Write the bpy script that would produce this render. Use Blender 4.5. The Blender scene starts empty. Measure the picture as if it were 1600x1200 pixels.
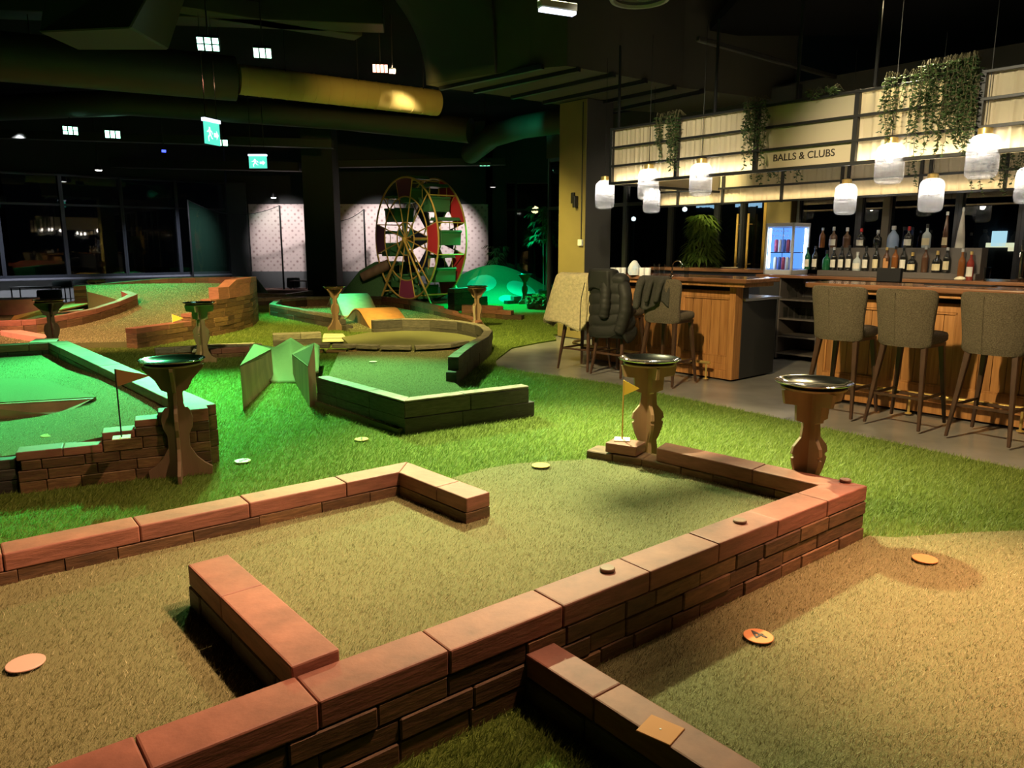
import bpy, bmesh, math, random
import numpy as np
from math import sin, cos, pi, radians as R
from mathutils import Vector, Matrix, noise as mnoise
rnd = random.Random(7)
nrng = np.random.default_rng(3)
SC = bpy.context.scene
COL = SC.collection

# ------------------------------------------------------------------ camera model (used to survey the ground)
F, HY, CZ = 1170.0, 384.0, 1.5
TH = math.atan((600 - HY) / F); CT, ST = cos(TH), sin(TH)
def G(px, py, z=0.0):
    d = ((px - 800) / F, CT + (600 - py) / F * ST, -ST + (600 - py) / F * CT)
    t = (z - CZ) / d[2]
    return (d[0] * t, d[1] * t)
def GY(px, py, Y):
    d = ((px - 800) / F, CT + (600 - py) / F * ST, -ST + (600 - py) / F * CT)
    t = Y / d[1]
    return (d[0] * t, Y, CZ + d[2] * t)
# bar frame: u runs along the counters (away to the left), v runs behind the bar
YA = R(-40.3); UA = (sin(YA), cos(YA)); VB = (cos(YA), -sin(YA)); O = (3.26, 7.3)
def P(u, v, z=0.0):
    return (O[0] + u * UA[0] + v * VB[0], O[1] + u * UA[1] + v * VB[1], z)
BARROT = math.atan2(-UA[1], -UA[0])       # local x = -u (to the right), local y = v

# ------------------------------------------------------------------ mesh builder
class MB:
    def __init__(s): s.v = []; s.f = []; s.mi = []; s.cur = 0
    def add(s, vs, fs):
        o = len(s.v); s.v += [tuple(p) for p in vs]
        for f in fs: s.f.append(tuple(i + o for i in f)); s.mi.append(s.cur)
    def hexa(s, b, t):       # b, t: 4 corner points bottom (ccw from above) and top
        s.add(list(b) + list(t), [(3, 2, 1, 0), (4, 5, 6, 7), (0, 1, 5, 4), (1, 2, 6, 5), (2, 3, 7, 6), (3, 0, 4, 7)])
    def box(s, x0, x1, y0, y1, z0, z1):
        s.hexa([(x0, y0, z0), (x1, y0, z0), (x1, y1, z0), (x0, y1, z0)], [(x0, y0, z1), (x1, y0, z1), (x1, y1, z1), (x0, y1, z1)])
    def prism(s, poly, z0, z1):
        n = len(poly)
        ar = sum(poly[i][0] * poly[(i + 1) % n][1] - poly[(i + 1) % n][0] * poly[i][1] for i in range(n))
        if ar < 0: poly = poly[::-1]
        f0 = z0 if callable(z0) else (lambda x, y: z0); f1 = z1 if callable(z1) else (lambda x, y: z1)
        s.add([(p[0], p[1], f0(*p[:2])) for p in poly] + [(p[0], p[1], f1(*p[:2])) for p in poly],
              [tuple(range(n - 1, -1, -1)), tuple(range(n, 2 * n))] + [(i, (i + 1) % n, n + (i + 1) % n, n + i) for i in range(n)])
    def slab(s, poly3, th, axis):   # planar outline poly3 extruded along axis by th (centred)
        a = Vector(axis).normalized() * (th / 2); n = len(poly3)
        s.add([tuple(Vector(p) - a) for p in poly3] + [tuple(Vector(p) + a) for p in poly3],
              [tuple(range(n - 1, -1, -1)), tuple(range(n, 2 * n))] + [(i, (i + 1) % n, n + (i + 1) % n, n + i) for i in range(n)])
    def tube(s, pts, r, n=8, closed=False, caps=True):
        pts = [Vector(p) for p in pts]; m = len(pts); rings = []
        rr = r if isinstance(r, (list, tuple)) else [r] * m
        up = None
        for i, p in enumerate(pts):
            if closed: t = pts[(i + 1) % m] - pts[i - 1]
            else: t = pts[min(i + 1, m - 1)] - pts[max(i - 1, 0)]
            t.normalize()
            if up is None: up = Vector((0, 0, 1)) if abs(t.z) < .9 else Vector((1, 0, 0))
            a = t.cross(up)
            if a.length < 1e-4: a = t.cross(Vector((0, 1, 0)))
            a.normalize(); b = a.cross(t).normalized(); up = b
            rings.append([tuple(p + a * cos(2 * pi * k / n) * rr[i] + b * sin(2 * pi * k / n) * rr[i]) for k in range(n)])
        vs = [q for g in rings for q in g]; fs = []
        for i in range(m if closed else m - 1):
            j = (i + 1) % m
            for k in range(n):
                fs.append((i * n + k, i * n + (k + 1) % n, j * n + (k + 1) % n, j * n + k))
        if caps and not closed:
            fs.append(tuple(range(n - 1, -1, -1))); fs.append(tuple((m - 1) * n + k for k in range(n)))
        s.add(vs, fs)
    def lathe(s, prof, n=24, c=(0, 0, 0), rib=0.0, nr=0, cap0=True, cap1=True):
        vs = []; fs = []; m = len(prof)
        for (r, z) in prof:
            for k in range(n):
                a = 2 * pi * k / n
                q = r * (1 + (rib * cos(nr * a) if nr else 0))
                vs.append((c[0] + q * cos(a), c[1] + q * sin(a), c[2] + z))
        for i in range(m - 1):
            for k in range(n):
                fs.append((i * n + k, i * n + (k + 1) % n, (i + 1) * n + (k + 1) % n, (i + 1) * n + k))
        if cap0: fs.append(tuple(range(n - 1, -1, -1)))
        if cap1: fs.append(tuple((m - 1) * n + k for k in range(n)))
        s.add(vs, fs)
    def grid(s, fn, nu, nv, th=0.0):
        vs = [fn(i / nu, j / nv) for j in range(nv + 1) for i in range(nu + 1)]
        fs = [(j * (nu + 1) + i, j * (nu + 1) + i + 1, (j + 1) * (nu + 1) + i + 1, (j + 1) * (nu + 1) + i) for j in range(nv) for i in range(nu)]
        s.add(vs, fs)
    def xform(s, M):
        s.v = [tuple(M @ Vector(p)) for p in s.v]; return s

def rootloc(p):
    while p.parent: p = p.parent
    return p
def obj(name, mb, mat, parent=None, smooth=False, world=False, bevel=0.0, seg=1, label=None, sub=0, solid=0.0):
    me = bpy.data.meshes.new(name)
    vs = mb.v
    o = bpy.data.objects.new(name, me); COL.objects.link(o)
    if parent is not None:
        o.parent = parent
        if world:
            r = rootloc(parent); iv = (Matrix.Translation(r.location) @ r.rotation_euler.to_matrix().to_4x4()).inverted()
            vs = [tuple(iv @ Vector(p)) for p in vs]
    me.from_pydata(vs, [], mb.f); me.update()
    mats = mat if isinstance(mat, (list, tuple)) else [mat]
    for m in mats: me.materials.append(m)
    if len(mats) > 1:
        for p, i in zip(me.polygons, mb.mi): p.material_index = i
    if smooth:
        me.polygons.foreach_set('use_smooth', [True] * len(me.polygons))
        if smooth != 'full':
            try: me.set_sharp_from_angle(angle=R(smooth if smooth is not True else 40))
            except Exception: pass
    if solid:
        m = o.modifiers.new('Solidify', 'SOLIDIFY'); m.thickness = solid; m.offset = 0
    if sub:
        m = o.modifiers.new('Subdivision', 'SUBSURF'); m.levels = sub; m.render_levels = sub
    if bevel:
        m = o.modifiers.new('Bevel', 'BEVEL'); m.width = bevel; m.segments = seg; m.limit_method = 'ANGLE'; m.angle_limit = R(35)
    if label: o['label'] = label
    return o
def tag(o, label, cat, group=None, kind=None):
    o['label'] = label; o['category'] = cat
    if group: o['group'] = group
    if kind: o['kind'] = kind
    return o
def thing(name, label, cat, loc=(0, 0, 0), rz=0.0, group=None):
    o = bpy.data.objects.new(name, None); COL.objects.link(o)
    o.location = loc; o.rotation_euler = (0, 0, rz); o.empty_display_size = .1
    return tag(o, label, cat, group)
def struct(name, mb, mat, **k):
    o = obj(name, mb, mat, **k); o['kind'] = 'structure'; return o
def dup(root, loc, rz, label, group=None):
    r = root.copy(); COL.objects.link(r); r.location = loc; r.rotation_euler = (0, 0, rz); r['label'] = label
    if group: r['group'] = group
    def rec(a, b):
        for ch in list(a.children):
            c = ch.copy(); COL.objects.link(c); c.parent = b; rec(ch, c)
    rec(root, r)
    return r

# ------------------------------------------------------------------ materials
def newmat(name):
    m = bpy.data.materials.new(name); m.use_nodes = True
    nt = m.node_tree; return m, nt, nt.nodes['Principled BSDF']
def rgb(c): return (c[0], c[1], c[2], 1)
def pbr(name, c, rough=.6, metal=0.0, var=0.0, scale=8.0, bump=0.0, bscale=60.0, spec=None, c2=None, stretch=None, detail=4, coat=0.0, island=0.0, tr=0.0):
    m, nt, b = newmat(name)
    b.inputs['Roughness'].default_value = rough; b.inputs['Metallic'].default_value = metal
    if spec is not None: b.inputs['Specular IOR Level'].default_value = spec
    if coat: b.inputs['Coat Weight'].default_value = coat; b.inputs['Coat Roughness'].default_value = .15
    if tr: b.inputs['Transmission Weight'].default_value = tr
    b.inputs['Base Color'].default_value = rgb(c)
    L = nt.links.new
    tc = nt.nodes.new('ShaderNodeTexCoord'); mp = nt.nodes.new('ShaderNodeMapping')
    L(tc.outputs['Object'], mp.inputs['Vector'])
    if stretch: mp.inputs['Scale'].default_value = stretch
    if var or c2 or island:
        n = nt.nodes.new('ShaderNodeTexNoise'); n.inputs['Scale'].default_value = scale; n.inputs['Detail'].default_value = detail
        L(mp.outputs[0], n.inputs['Vector'])
        rp = nt.nodes.new('ShaderNodeValToRGB'); L(n.outputs['Fac'], rp.inputs['Fac'])
        rp.color_ramp.elements[0].position = .32; rp.color_ramp.elements[1].position = .68
        d = c2 if c2 else tuple(min(1, x * (1 + var)) for x in c)
        e = c if c2 else tuple(x * (1 - var) for x in c)
        rp.color_ramp.elements[0].color = rgb(e); rp.color_ramp.elements[1].color = rgb(d)
        out = rp.outputs['Color']
        if island:
            ge = nt.nodes.new('ShaderNodeNewGeometry'); hs = nt.nodes.new('ShaderNodeHueSaturation')
            mr = nt.nodes.new('ShaderNodeMapRange'); mr.inputs['To Min'].default_value = 1 - island; mr.inputs['To Max'].default_value = 1 + island
            L(ge.outputs['Random Per Island'], mr.inputs['Value']); L(mr.outputs[0], hs.inputs['Value']); L(out, hs.inputs['Color']); out = hs.outputs['Color']
        L(out, b.inputs['Base Color'])
    if bump:
        n2 = nt.nodes.new('ShaderNodeTexNoise'); n2.inputs['Scale'].default_value = bscale; n2.inputs['Detail'].default_value = 5
        L(mp.outputs[0], n2.inputs['Vector'])
        bp = nt.nodes.new('ShaderNodeBump'); bp.inputs['Strength'].default_value = bump; bp.inputs['Distance'].default_value = .02
        L(n2.outputs['Fac'], bp.inputs['Height']); L(bp.outputs[0], b.inputs['Normal'])
    return m
def emis(name, c, s):
    m, nt, b = newmat(name)
    b.inputs['Base Color'].default_value = rgb((.02, .02, .02)); b.inputs['Emission Color'].default_value = rgb(c); b.inputs['Emission Strength'].default_value = s
    return m
def brickmat(name, c1, c2, c3, gscale=7.0, rough=.62, amp=.5):
    m, nt, b = newmat(name); L = nt.links.new
    b.inputs['Roughness'].default_value = rough
    ge = nt.nodes.new('ShaderNodeNewGeometry'); tc = nt.nodes.new('ShaderNodeTexCoord')
    rp = nt.nodes.new('ShaderNodeValToRGB'); cr = rp.color_ramp
    cr.elements[0].color = rgb(c1); cr.elements[1].color = rgb(c3); cr.elements.new(.5).color = rgb(c2)
    L(ge.outputs['Random Per Island'], rp.inputs['Fac'])
    mp = nt.nodes.new('ShaderNodeMapping'); mp.inputs['Scale'].default_value = (1.6, 1.6, 9); L(tc.outputs['Object'], mp.inputs['Vector'])
    n = nt.nodes.new('ShaderNodeTexNoise'); n.inputs['Scale'].default_value = gscale; n.inputs['Detail'].default_value = 7; n.inputs['Roughness'].default_value = .65
    L(mp.outputs[0], n.inputs['Vector'])
    hs = nt.nodes.new('ShaderNodeHueSaturation'); mr = nt.nodes.new('ShaderNodeMapRange')
    mr.inputs['From Min'].default_value = .3; mr.inputs['From Max'].default_value = .7; mr.inputs['To Min'].default_value = 1 - amp; mr.inputs['To Max'].default_value = 1 + amp
    L(n.outputs['Fac'], mr.inputs['Value']); L(mr.outputs[0], hs.inputs['Value']); L(rp.outputs['Color'], hs.inputs['Color'])
    L(hs.outputs['Color'], b.inputs['Base Color'])
    bp = nt.nodes.new('ShaderNodeBump'); bp.inputs['Strength'].default_value = .35; bp.inputs['Distance'].default_value = .012
    L(n.outputs['Fac'], bp.inputs['Height']); L(bp.outputs[0], b.inputs['Normal'])
    return m
def turfmat(name, c1, c2, scale=220):
    return pbr(name, c1, rough=.9, c2=c2, scale=scale, bump=.5, bscale=scale, spec=.1, detail=3)
def blademat(name, c1, c2):
    m, nt, b = newmat(name); L = nt.links.new
    b.inputs['Roughness'].default_value = .55; b.inputs['Specular IOR Level'].default_value = .3
    ge = nt.nodes.new('ShaderNodeNewGeometry'); rp = nt.nodes.new('ShaderNodeValToRGB')
    rp.color_ramp.elements[0].color = rgb(c1); rp.color_ramp.elements[1].color = rgb(c2)
    L(ge.outputs['Random Per Island'], rp.inputs['Fac']); L(rp.outputs['Color'], b.inputs['Base Color'])
    tl = nt.nodes.new('ShaderNodeBsdfTranslucent'); mx = nt.nodes.new('ShaderNodeMixShader'); mx.inputs[0].default_value = .38
    L(rp.outputs['Color'], tl.inputs['Color']); L(b.outputs[0], mx.inputs[1]); L(tl.outputs[0], mx.inputs[2]); L(mx.outputs[0], nt.nodes['Material Output'].inputs['Surface'])
    return m

M = {}
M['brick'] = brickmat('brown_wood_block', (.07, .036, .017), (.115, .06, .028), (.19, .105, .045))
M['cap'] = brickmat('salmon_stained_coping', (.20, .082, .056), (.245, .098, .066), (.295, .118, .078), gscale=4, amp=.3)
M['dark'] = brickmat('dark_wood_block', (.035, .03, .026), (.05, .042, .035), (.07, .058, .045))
M['litcap'] = brickmat('lit_dark_coping', (.16, .14, .10), (.19, .165, .12), (.22, .19, .14))  # paler than the dark blocks: light on the wall tops put into colour
M['lawn'] = turfmat('lawn_turf', (.07, .11, .016), (.14, .20, .035))
M['lawnb'] = blademat('lawn_blades', (.10, .16, .02), (.27, .36, .08))
M['putt'] = turfmat('putting_turf', (.12, .12, .052), (.22, .215, .10), 300)
M['puttb'] = blademat('putting_blades', (.16, .155, .065), (.64, .60, .34))
M['ply'] = pbr('plywood', (.34, .22, .12), .55, var=.25, scale=6, stretch=(1, 1, .15), bump=.08, bscale=40)
M['plydark'] = pbr('brown_plywood', (.20, .12, .075), .55, var=.25, scale=6, stretch=(1, 1, .15), bump=.08, bscale=40)
M['steel'] = pbr('polished_steel', (.78, .75, .70), .11, 1.0)
M['brass'] = pbr('brass', (.9, .64, .22), .34, .65)
M['goldpaint'] = pbr('gold_paint', (.75, .48, .12), .4, .3)
M['black'] = pbr('black_metal', (.012, .012, .013), .45)
M['blackmatt'] = pbr('black_matt', (.012, .012, .013), .8, spec=.2)
M['yellow'] = pbr('yellow_flag_paint', (.75, .52, .06), .5)
M['redbrown'] = pbr('brown_flag_paint', (.30, .14, .05), .5)
M['cream'] = pbr('cream_card', (.75, .68, .5), .6, var=.05)
M['disc'] = pbr('orange_disc', (.60, .24, .07), .7)
M['discy'] = pbr('yellow_disc', (.50, .36, .07), .5)
M['discp'] = pbr('pale_pink_disc', (.60, .36, .28), .5)
M['ink'] = pbr('black_ink', (.02, .015, .012), .6)
M['concrete'] = pbr('polished_concrete', (.21, .205, .195), .22, c2=(.32, .315, .30), scale=1.6, detail=8, spec=.5)
M['ceil'] = pbr('black_ceiling', (.007, .007, .008), .9, spec=.1)
M['wall'] = pbr('charcoal_wall', (.035, .037, .038), .8)
M['wallgrey'] = pbr('grey_wall', (.20, .20, .20), .8, var=.05)
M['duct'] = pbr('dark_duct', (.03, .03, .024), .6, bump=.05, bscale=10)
M['ductlight'] = pbr('lit_spiral_duct', (.42, .33, .12), .85)  # ochre carries the warm spotlight on the duct as colour
M['barwood'] = pbr('bar_wood', (.30, .13, .04), .42, c2=(.46, .22, .075), scale=5, stretch=(8, 8, .5), bump=.06, bscale=30, island=.18)
M['counter'] = pbr('counter_wood', (.17, .075, .035), .22, c2=(.26, .12, .06), scale=4, stretch=(.6, 6, 6), coat=.4)
M['stool'] = pbr('grey_boucle', (.11, .09, .067), .95, c2=(.205, .168, .128), scale=120, bump=.7, bscale=140, spec=.1)
M['stoolleg'] = pbr('walnut_leg', (.065, .032, .02), .4, var=.3, scale=6, stretch=(6, 6, .6))
M['fur'] = pbr('cream_fur', (.62, .52, .30), .95, var=.15, scale=30, bump=.8, bscale=80, spec=.1)
M['furb'] = blademat('cream_fur_strands', (.62, .52, .30), (.85, .75, .5))
M['puffer'] = pbr('black_puffer_fabric', (.02, .02, .018), .6, spec=.25, bump=.2, bscale=14)
M['coat'] = pbr('dark_grey_wool', (.05, .048, .043), .9, var=.2, scale=60, bump=.3, bscale=70)
M['leaf'] = blademat('vine_leaf', (.035, .07, .025), (.10, .16, .06))
M['leaf2'] = blademat('palm_leaf', (.05, .11, .015), (.20, .30, .05))
M['stem'] = pbr('stem', (.08, .07, .03), .8)
M['curtain'] = None
M['panel'] = pbr('cream_sign_panel', (.48, .41, .30), .8)
M['paper'] = None
M['white'] = pbr('white_plastic', (.7, .7, .68), .4)
M['glassware'] = pbr('clear_glass', (.9, .92, .92), .03, tr=1.0)
M['concshelf'] = pbr('dark_shelf', (.03, .03, .03), .5)
M['backbar'] = pbr('grey_backbar', (.10, .085, .075), .5)
M['purple'] = pbr('plum_panel', (.16, .045, .10), .5)
M['magenta'] = pbr('magenta_panel', (.33, .05, .12), .5)
M['red'] = pbr('red_panel', (.62, .04, .045), .45)
M['navy'] = pbr('navy_panel', (.012, .016, .05), .5)
M['teal'] = pbr('teal_panel', (.03, .18, .13), .5)
M['gond'] = pbr('green_gondola', (.05, .17, .06), .45)
M['pink'] = pbr('salmon_board', (.62, .33, .26), .6, var=.1)
M['orangeboard'] = pbr('orange_board', (.75, .34, .12), .55, var=.1)
M['paleboard'] = pbr('pale_board', (.5, .5, .33), .55, var=.1)
M['hill'] = turfmat('green_hill_turf', (.05, .12, .05), (.08, .17, .07), 60)
M['hilld'] = pbr('pale_green_patch', (.20, .32, .22), .9)
M['pillar'] = pbr('ochre_pillar_paint', (.22, .168, .062), .7, var=.05, scale=3)
M['seatdark'] = pbr('dark_green_upholstery', (.02, .035, .03), .8)
# curtains: pleated translucent cloth
m, nt, b = newmat('cream_curtain'); L = nt.links.new
b.inputs['Base Color'].default_value = rgb((.72, .62, .45)); b.inputs['Roughness'].default_value = .9
tl = nt.nodes.new('ShaderNodeBsdfTranslucent'); tl.inputs['Color'].default_value = rgb((.8, .68, .46))
mx = nt.nodes.new('ShaderNodeMixShader'); mx.inputs[0].default_value = .45
L(b.outputs[0], mx.inputs[1]); L(tl.outputs[0], mx.inputs[2]); L(mx.outputs[0], nt.nodes['Material Output'].inputs['Surface'])
M['curtain'] = m
# wallpaper: pale pink with a small dark repeat
m, nt, b = newmat('patterned_wallpaper'); L = nt.links.new
tc = nt.nodes.new('ShaderNodeTexCoord'); mp = nt.nodes.new('ShaderNodeMapping'); mp.inputs['Scale'].default_value = (6.5, 6.5, 6.5)
mp.inputs['Rotation'].default_value = (0, R(45), 0)
vo = nt.nodes.new('ShaderNodeTexVoronoi'); vo.inputs['Scale'].default_value = 1.0; vo.inputs['Randomness'].default_value = .12
rp = nt.nodes.new('ShaderNodeValToRGB'); rp.color_ramp.elements[0].position = .25; rp.color_ramp.elements[1].position = .42
rp.color_ramp.elements[0].color = rgb((.34, .22, .21)); rp.color_ramp.elements[1].color = rgb((.72, .60, .57))
L(tc.outputs['Object'], mp.inputs['Vector']); L(mp.outputs[0], vo.inputs['Vector']); L(vo.outputs['Distance'], rp.inputs['Fac']); L(rp.outputs[0], b.inputs['Base Color'])
b.inputs['Roughness'].default_value = .85
M['paper'] = m
# window glass: see-through plus mirror reflection
def glassmat(name, tint, refl=1.5):
    m, nt, b = newmat(name); L = nt.links.new; nt.nodes.remove(b)
    tr = nt.nodes.new('ShaderNodeBsdfTransparent'); tr.inputs['Color'].default_value = rgb(tint)
    gl = nt.nodes.new('ShaderNodeBsdfGlossy'); gl.inputs['Roughness'].default_value = .02; gl.inputs['Color'].default_value = rgb((.9, .9, .9))
    fr = nt.nodes.new('ShaderNodeFresnel'); fr.inputs['IOR'].default_value = refl
    mx = nt.nodes.new('ShaderNodeMixShader')
    ge = nt.nodes.new('ShaderNodeNewGeometry'); ma = nt.nodes.new('ShaderNodeMath'); ma.operation = 'SUBTRACT'; ma.inputs[0].default_value = 1.0; L(ge.outputs['Backfacing'], ma.inputs[1])
    mu = nt.nodes.new('ShaderNodeMath'); mu.operation = 'MULTIPLY'; L(fr.outputs[0], mu.inputs[0]); L(ma.outputs[0], mu.inputs[1])
    L(mu.outputs[0], mx.inputs[0]); L(tr.outputs[0], mx.inputs[1]); L(gl.outputs[0], mx.inputs[2]); L(mx.outputs[0], nt.nodes['Material Output'].inputs['Surface'])
    return m
M['pane'] = glassmat('window_glass', (.5, .55, .55), 1.9)
M['glass'] = glassmat('thin_clear_glass', (.86, .88, .88), 1.5)
# ribbed pendant glass: lets the bulb through and scatters some of it
m, nt, b = newmat('ribbed_pendant_glass'); L = nt.links.new; nt.nodes.remove(b)
tr = nt.nodes.new('ShaderNodeBsdfTransparent'); tr.inputs['Color'].default_value = rgb((.93, .93, .95))
tl = nt.nodes.new('ShaderNodeBsdfTranslucent'); tl.inputs['Color'].default_value = rgb((.9, .9, .92))
gl = nt.nodes.new('ShaderNodeBsdfGlossy'); gl.inputs['Roughness'].default_value = .08
m1 = nt.nodes.new('ShaderNodeMixShader'); m1.inputs[0].default_value = .22; m2 = nt.nodes.new('ShaderNodeMixShader'); m2.inputs[0].default_value = .12
L(tr.outputs[0], m1.inputs[1]); L(tl.outputs[0], m1.inputs[2]); L(m1.outputs[0], m2.inputs[1]); L(gl.outputs[0], m2.inputs[2]); L(m2.outputs[0], nt.nodes['Material Output'].inputs['Surface'])
M['ribglass'] = m
# faint netting
m, nt, b = newmat('green_netting'); L = nt.links.new
b.inputs['Base Color'].default_value = rgb((.03, .10, .06))
tr = nt.nodes.new('ShaderNodeBsdfTransparent'); mx = nt.nodes.new('ShaderNodeMixShader'); mx.inputs[0].default_value = .22
L(tr.outputs[0], mx.inputs[1]); L(b.outputs[0], mx.inputs[2]); L(mx.outputs[0], nt.nodes['Material Output'].inputs['Surface'])
M['net'] = m

# ------------------------------------------------------------------ turf blades (vectorised)
def inpoly(px, py, poly):
    c = np.zeros(len(px), bool); n = len(poly)
    for i in range(n):
        x0, y0 = poly[i][:2]; x1, y1 = poly[(i + 1) % n][:2]
        if y0 == y1: continue
        k = ((y0 > py) != (y1 > py)) & (px < (x1 - x0) * (py - y0) / (y1 - y0) + x0)
        c ^= k
    return c
def blades(poly, zf, h, w, dens, holes=(), dmax=1e9):
    """dens(d): blades per m2 at camera distance d. returns verts (3n,3)"""
    xs = [p[0] for p in poly]; ys = [p[1] for p in poly]
    out = []
    cell = .5
    x0 = min(xs)
    while x0 < max(xs):
        y0 = min(ys)
        while y0 < max(ys):
            d = math.hypot(x0 + cell / 2, y0 + cell / 2)
            cx, cy = x0 + cell / 2, y0 + cell / 2
            if d < dmax and cy > .6 and abs(cx) < .78 * cy + 1.0:
                n = int(dens(max(d, 1.2)) * cell * cell)
                if n: out.append(np.column_stack([nrng.uniform(x0, x0 + cell, n), nrng.uniform(y0, y0 + cell, n), np.full(n, max(d, 1.2))]))
            y0 += cell
        x0 += cell
    if not out: return None
    a = np.concatenate(out); k = inpoly(a[:, 0], a[:, 1], poly)
    for hpoly in holes: k &= ~inpoly(a[:, 0], a[:, 1], hpoly)
    a = a[k]; n = len(a)
    z = zf(a[:, 0], a[:, 1]) if callable(zf) else np.full(n, zf)
    sc = 1 + np.clip((a[:, 2] - 2) * .10, 0, 1.8)
    ang = nrng.uniform(0, 2 * pi, n); ww = w * sc * nrng.uniform(.7, 1.3, n) / 2
    hh = h * nrng.uniform(.55, 1.15, n); lean = (nrng.normal(0, .5, (n, 2)) + np.array([.55, .35])) * hh[:, None]
    b0 = np.column_stack([a[:, 0] - np.cos(ang) * ww, a[:, 1] - np.sin(ang) * ww, z - .002])
    b1 = np.column_stack([a[:, 0] + np.cos(ang) * ww, a[:, 1] + np.sin(ang) * ww, z - .002])
    t = np.column_stack([a[:, 0] + lean[:, 0], a[:, 1] + lean[:, 1], z + hh])
    return np.stack([b0, b1, t], 1).reshape(-1, 3)
def bladeobj(name, vlist, mat, parent=None):
    v = np.concatenate([x for x in vlist if x is not None])
    if parent is not None: v = v - np.array(rootloc(parent).location)
    n = len(v) // 3
    me = bpy.data.meshes.new(name); me.vertices.add(3 * n); me.loops.add(3 * n); me.polygons.add(n)
    me.vertices.foreach_set('co', v.astype(np.float32).ravel())
    me.loops.foreach_set('vertex_index', np.arange(3 * n, dtype=np.int32))
    me.polygons.foreach_set('loop_start', np.arange(0, 3 * n, 3, dtype=np.int32))
    me.polygons.foreach_set('loop_total', np.full(n, 3, dtype=np.int32))
    me.update(calc_edges=True); me.materials.append(mat)
    o = bpy.data.objects.new(name, me); COL.objects.link(o)
    if parent is not None: o.parent = parent
    o['kind'] = 'stuff'
    return o

# ------------------------------------------------------------------ block walls
class Path:
    def __init__(s, pts):
        s.p = [Vector((q[0], q[1])) for q in pts]; s.s = [0.0]
        for i in range(1, len(s.p)): s.s.append(s.s[-1] + (s.p[i] - s.p[i - 1]).length)
        s.L = s.s[-1]; s.nrm = []
        for i in range(len(s.p) - 1):
            d = (s.p[i + 1] - s.p[i]).normalized(); s.nrm.append(Vector((-d.y, d.x)))
        s.corner = []
        for i in range(1, len(s.p) - 1):
            if s.nrm[i - 1].dot(s.nrm[i]) < cos(R(22)): s.corner.append(s.s[i])
    def seg(s, t, side=0):
        for i in range(len(s.p) - 1):
            if t < s.s[i + 1] - 1e-6 or (side < 0 and t <= s.s[i + 1] + 1e-6): return i
        return len(s.p) - 2
    def off(s, t, d, side=0):
        t = max(0, min(s.L, t)); i = s.seg(t, side)
        p = s.p[i] + (s.p[i + 1] - s.p[i]) * ((t - s.s[i]) / max(1e-9, s.s[i + 1] - s.s[i]))
        n = s.nrm[i]
        for j in range(1, len(s.p) - 1):
            if abs(t - s.s[j]) < 1e-4:
                b = (s.nrm[j - 1] + s.nrm[j]).normalized(); k = b.dot(s.nrm[j]); n = b / max(.35, k); break
        q = p + n * d
        return (q.x, q.y)
def courses(path, th, rows, lens, gap=.004, jz=.002, jf=.004, mb=None, seed=1):
    """rows: (z0, z1, s0, s1) z may be callable of s"""
    rg = random.Random(seed); mb = mb or MB()
    P_ = path if isinstance(path, Path) else Path(path)
    for k, (z0, z1, s0, s1) in enumerate(rows):
        s1 = P_.L if s1 is None else s1
        f0 = z0 if callable(z0) else (lambda s, z0=z0: z0); f1 = z1 if callable(z1) else (lambda s, z1=z1: z1)
        brk = [s0]; t = s0; first = True
        cs = [c for c in P_.corner if s0 + .02 < c < s1 - .02] + [s1]
        for c in cs:
            while c - t > 1e-5:
                l = rg.uniform(*lens) * (rg.uniform(.4, 1) if first else 1); first = False
                if c - t - l < lens[0] * .45: l = c - t
                t = min(c, t + l); brk.append(t)
        for a, b in zip(brk[:-1], brk[1:]):
            g0 = 0 if a == s0 else gap / 2; g1 = 0 if b == s1 else gap / 2
            iscor = [abs(a - c) < 1e-5 for c in P_.corner], [abs(b - c) < 1e-5 for c in P_.corner]
            if any(iscor[0]): g0 = 0
            if any(iscor[1]): g1 = 0
            jl = rg.uniform(-jf, jf); jr = rg.uniform(-jf, jf); dz = rg.uniform(-jz, jz)
            aa, bb = a + g0, b - g1
            L0 = P_.off(aa, th / 2 + jl, 1); L1 = P_.off(bb, th / 2 + jl, -1); R0 = P_.off(aa, -th / 2 + jr, 1); R1 = P_.off(bb, -th / 2 + jr, -1)
            za, zb = f0(aa) + gap / 2, f0(bb) + gap / 2; ta, tb = f1(aa) + dz, f1(bb) + dz
            mb.hexa([(R0[0], R0[1], za), (R1[0], R1[1], zb), (L1[0], L1[1], zb), (L0[0], L0[1], za)],
                    [(R0[0], R0[1], ta), (R1[0], R1[1], tb), (L1[0], L1[1], tb), (L0[0], L0[1], ta)])
    return mb
def wall(name, label, path, th, body, cap, lens=(.16, .34), caplens=(.38, .5), mats=('brick', 'cap'), bev=.005, seed=1, cat='lane border', overhang=.0, gap=.003):
    P_ = Path(path)
    t = thing(name, label, cat, (P_.p[0].x, P_.p[0].y, 0))
    if body: obj('block_courses', courses(P_, th, body, lens, seed=seed, gap=gap), M[mats[0]], t, world=True, bevel=bev)
    if cap: obj('coping', courses(P_, th + overhang, cap, caplens, seed=seed + 50, jf=.002, gap=gap), M[mats[1]], t, world=True, bevel=bev * 1.3, seg=2)
    return t
# ================================================================== MINI GOLF
def smooth(t): t = max(0, min(1, t)); return t * t * (3 - 2 * t)
def sdist(p, a, b):
    ax, ay = a; bx, by = b; L = math.hypot(bx - ax, by - ay)
    return ((p[0] - ax) * -(by - ay) + (p[1] - ay) * (bx - ax)) / L
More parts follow.
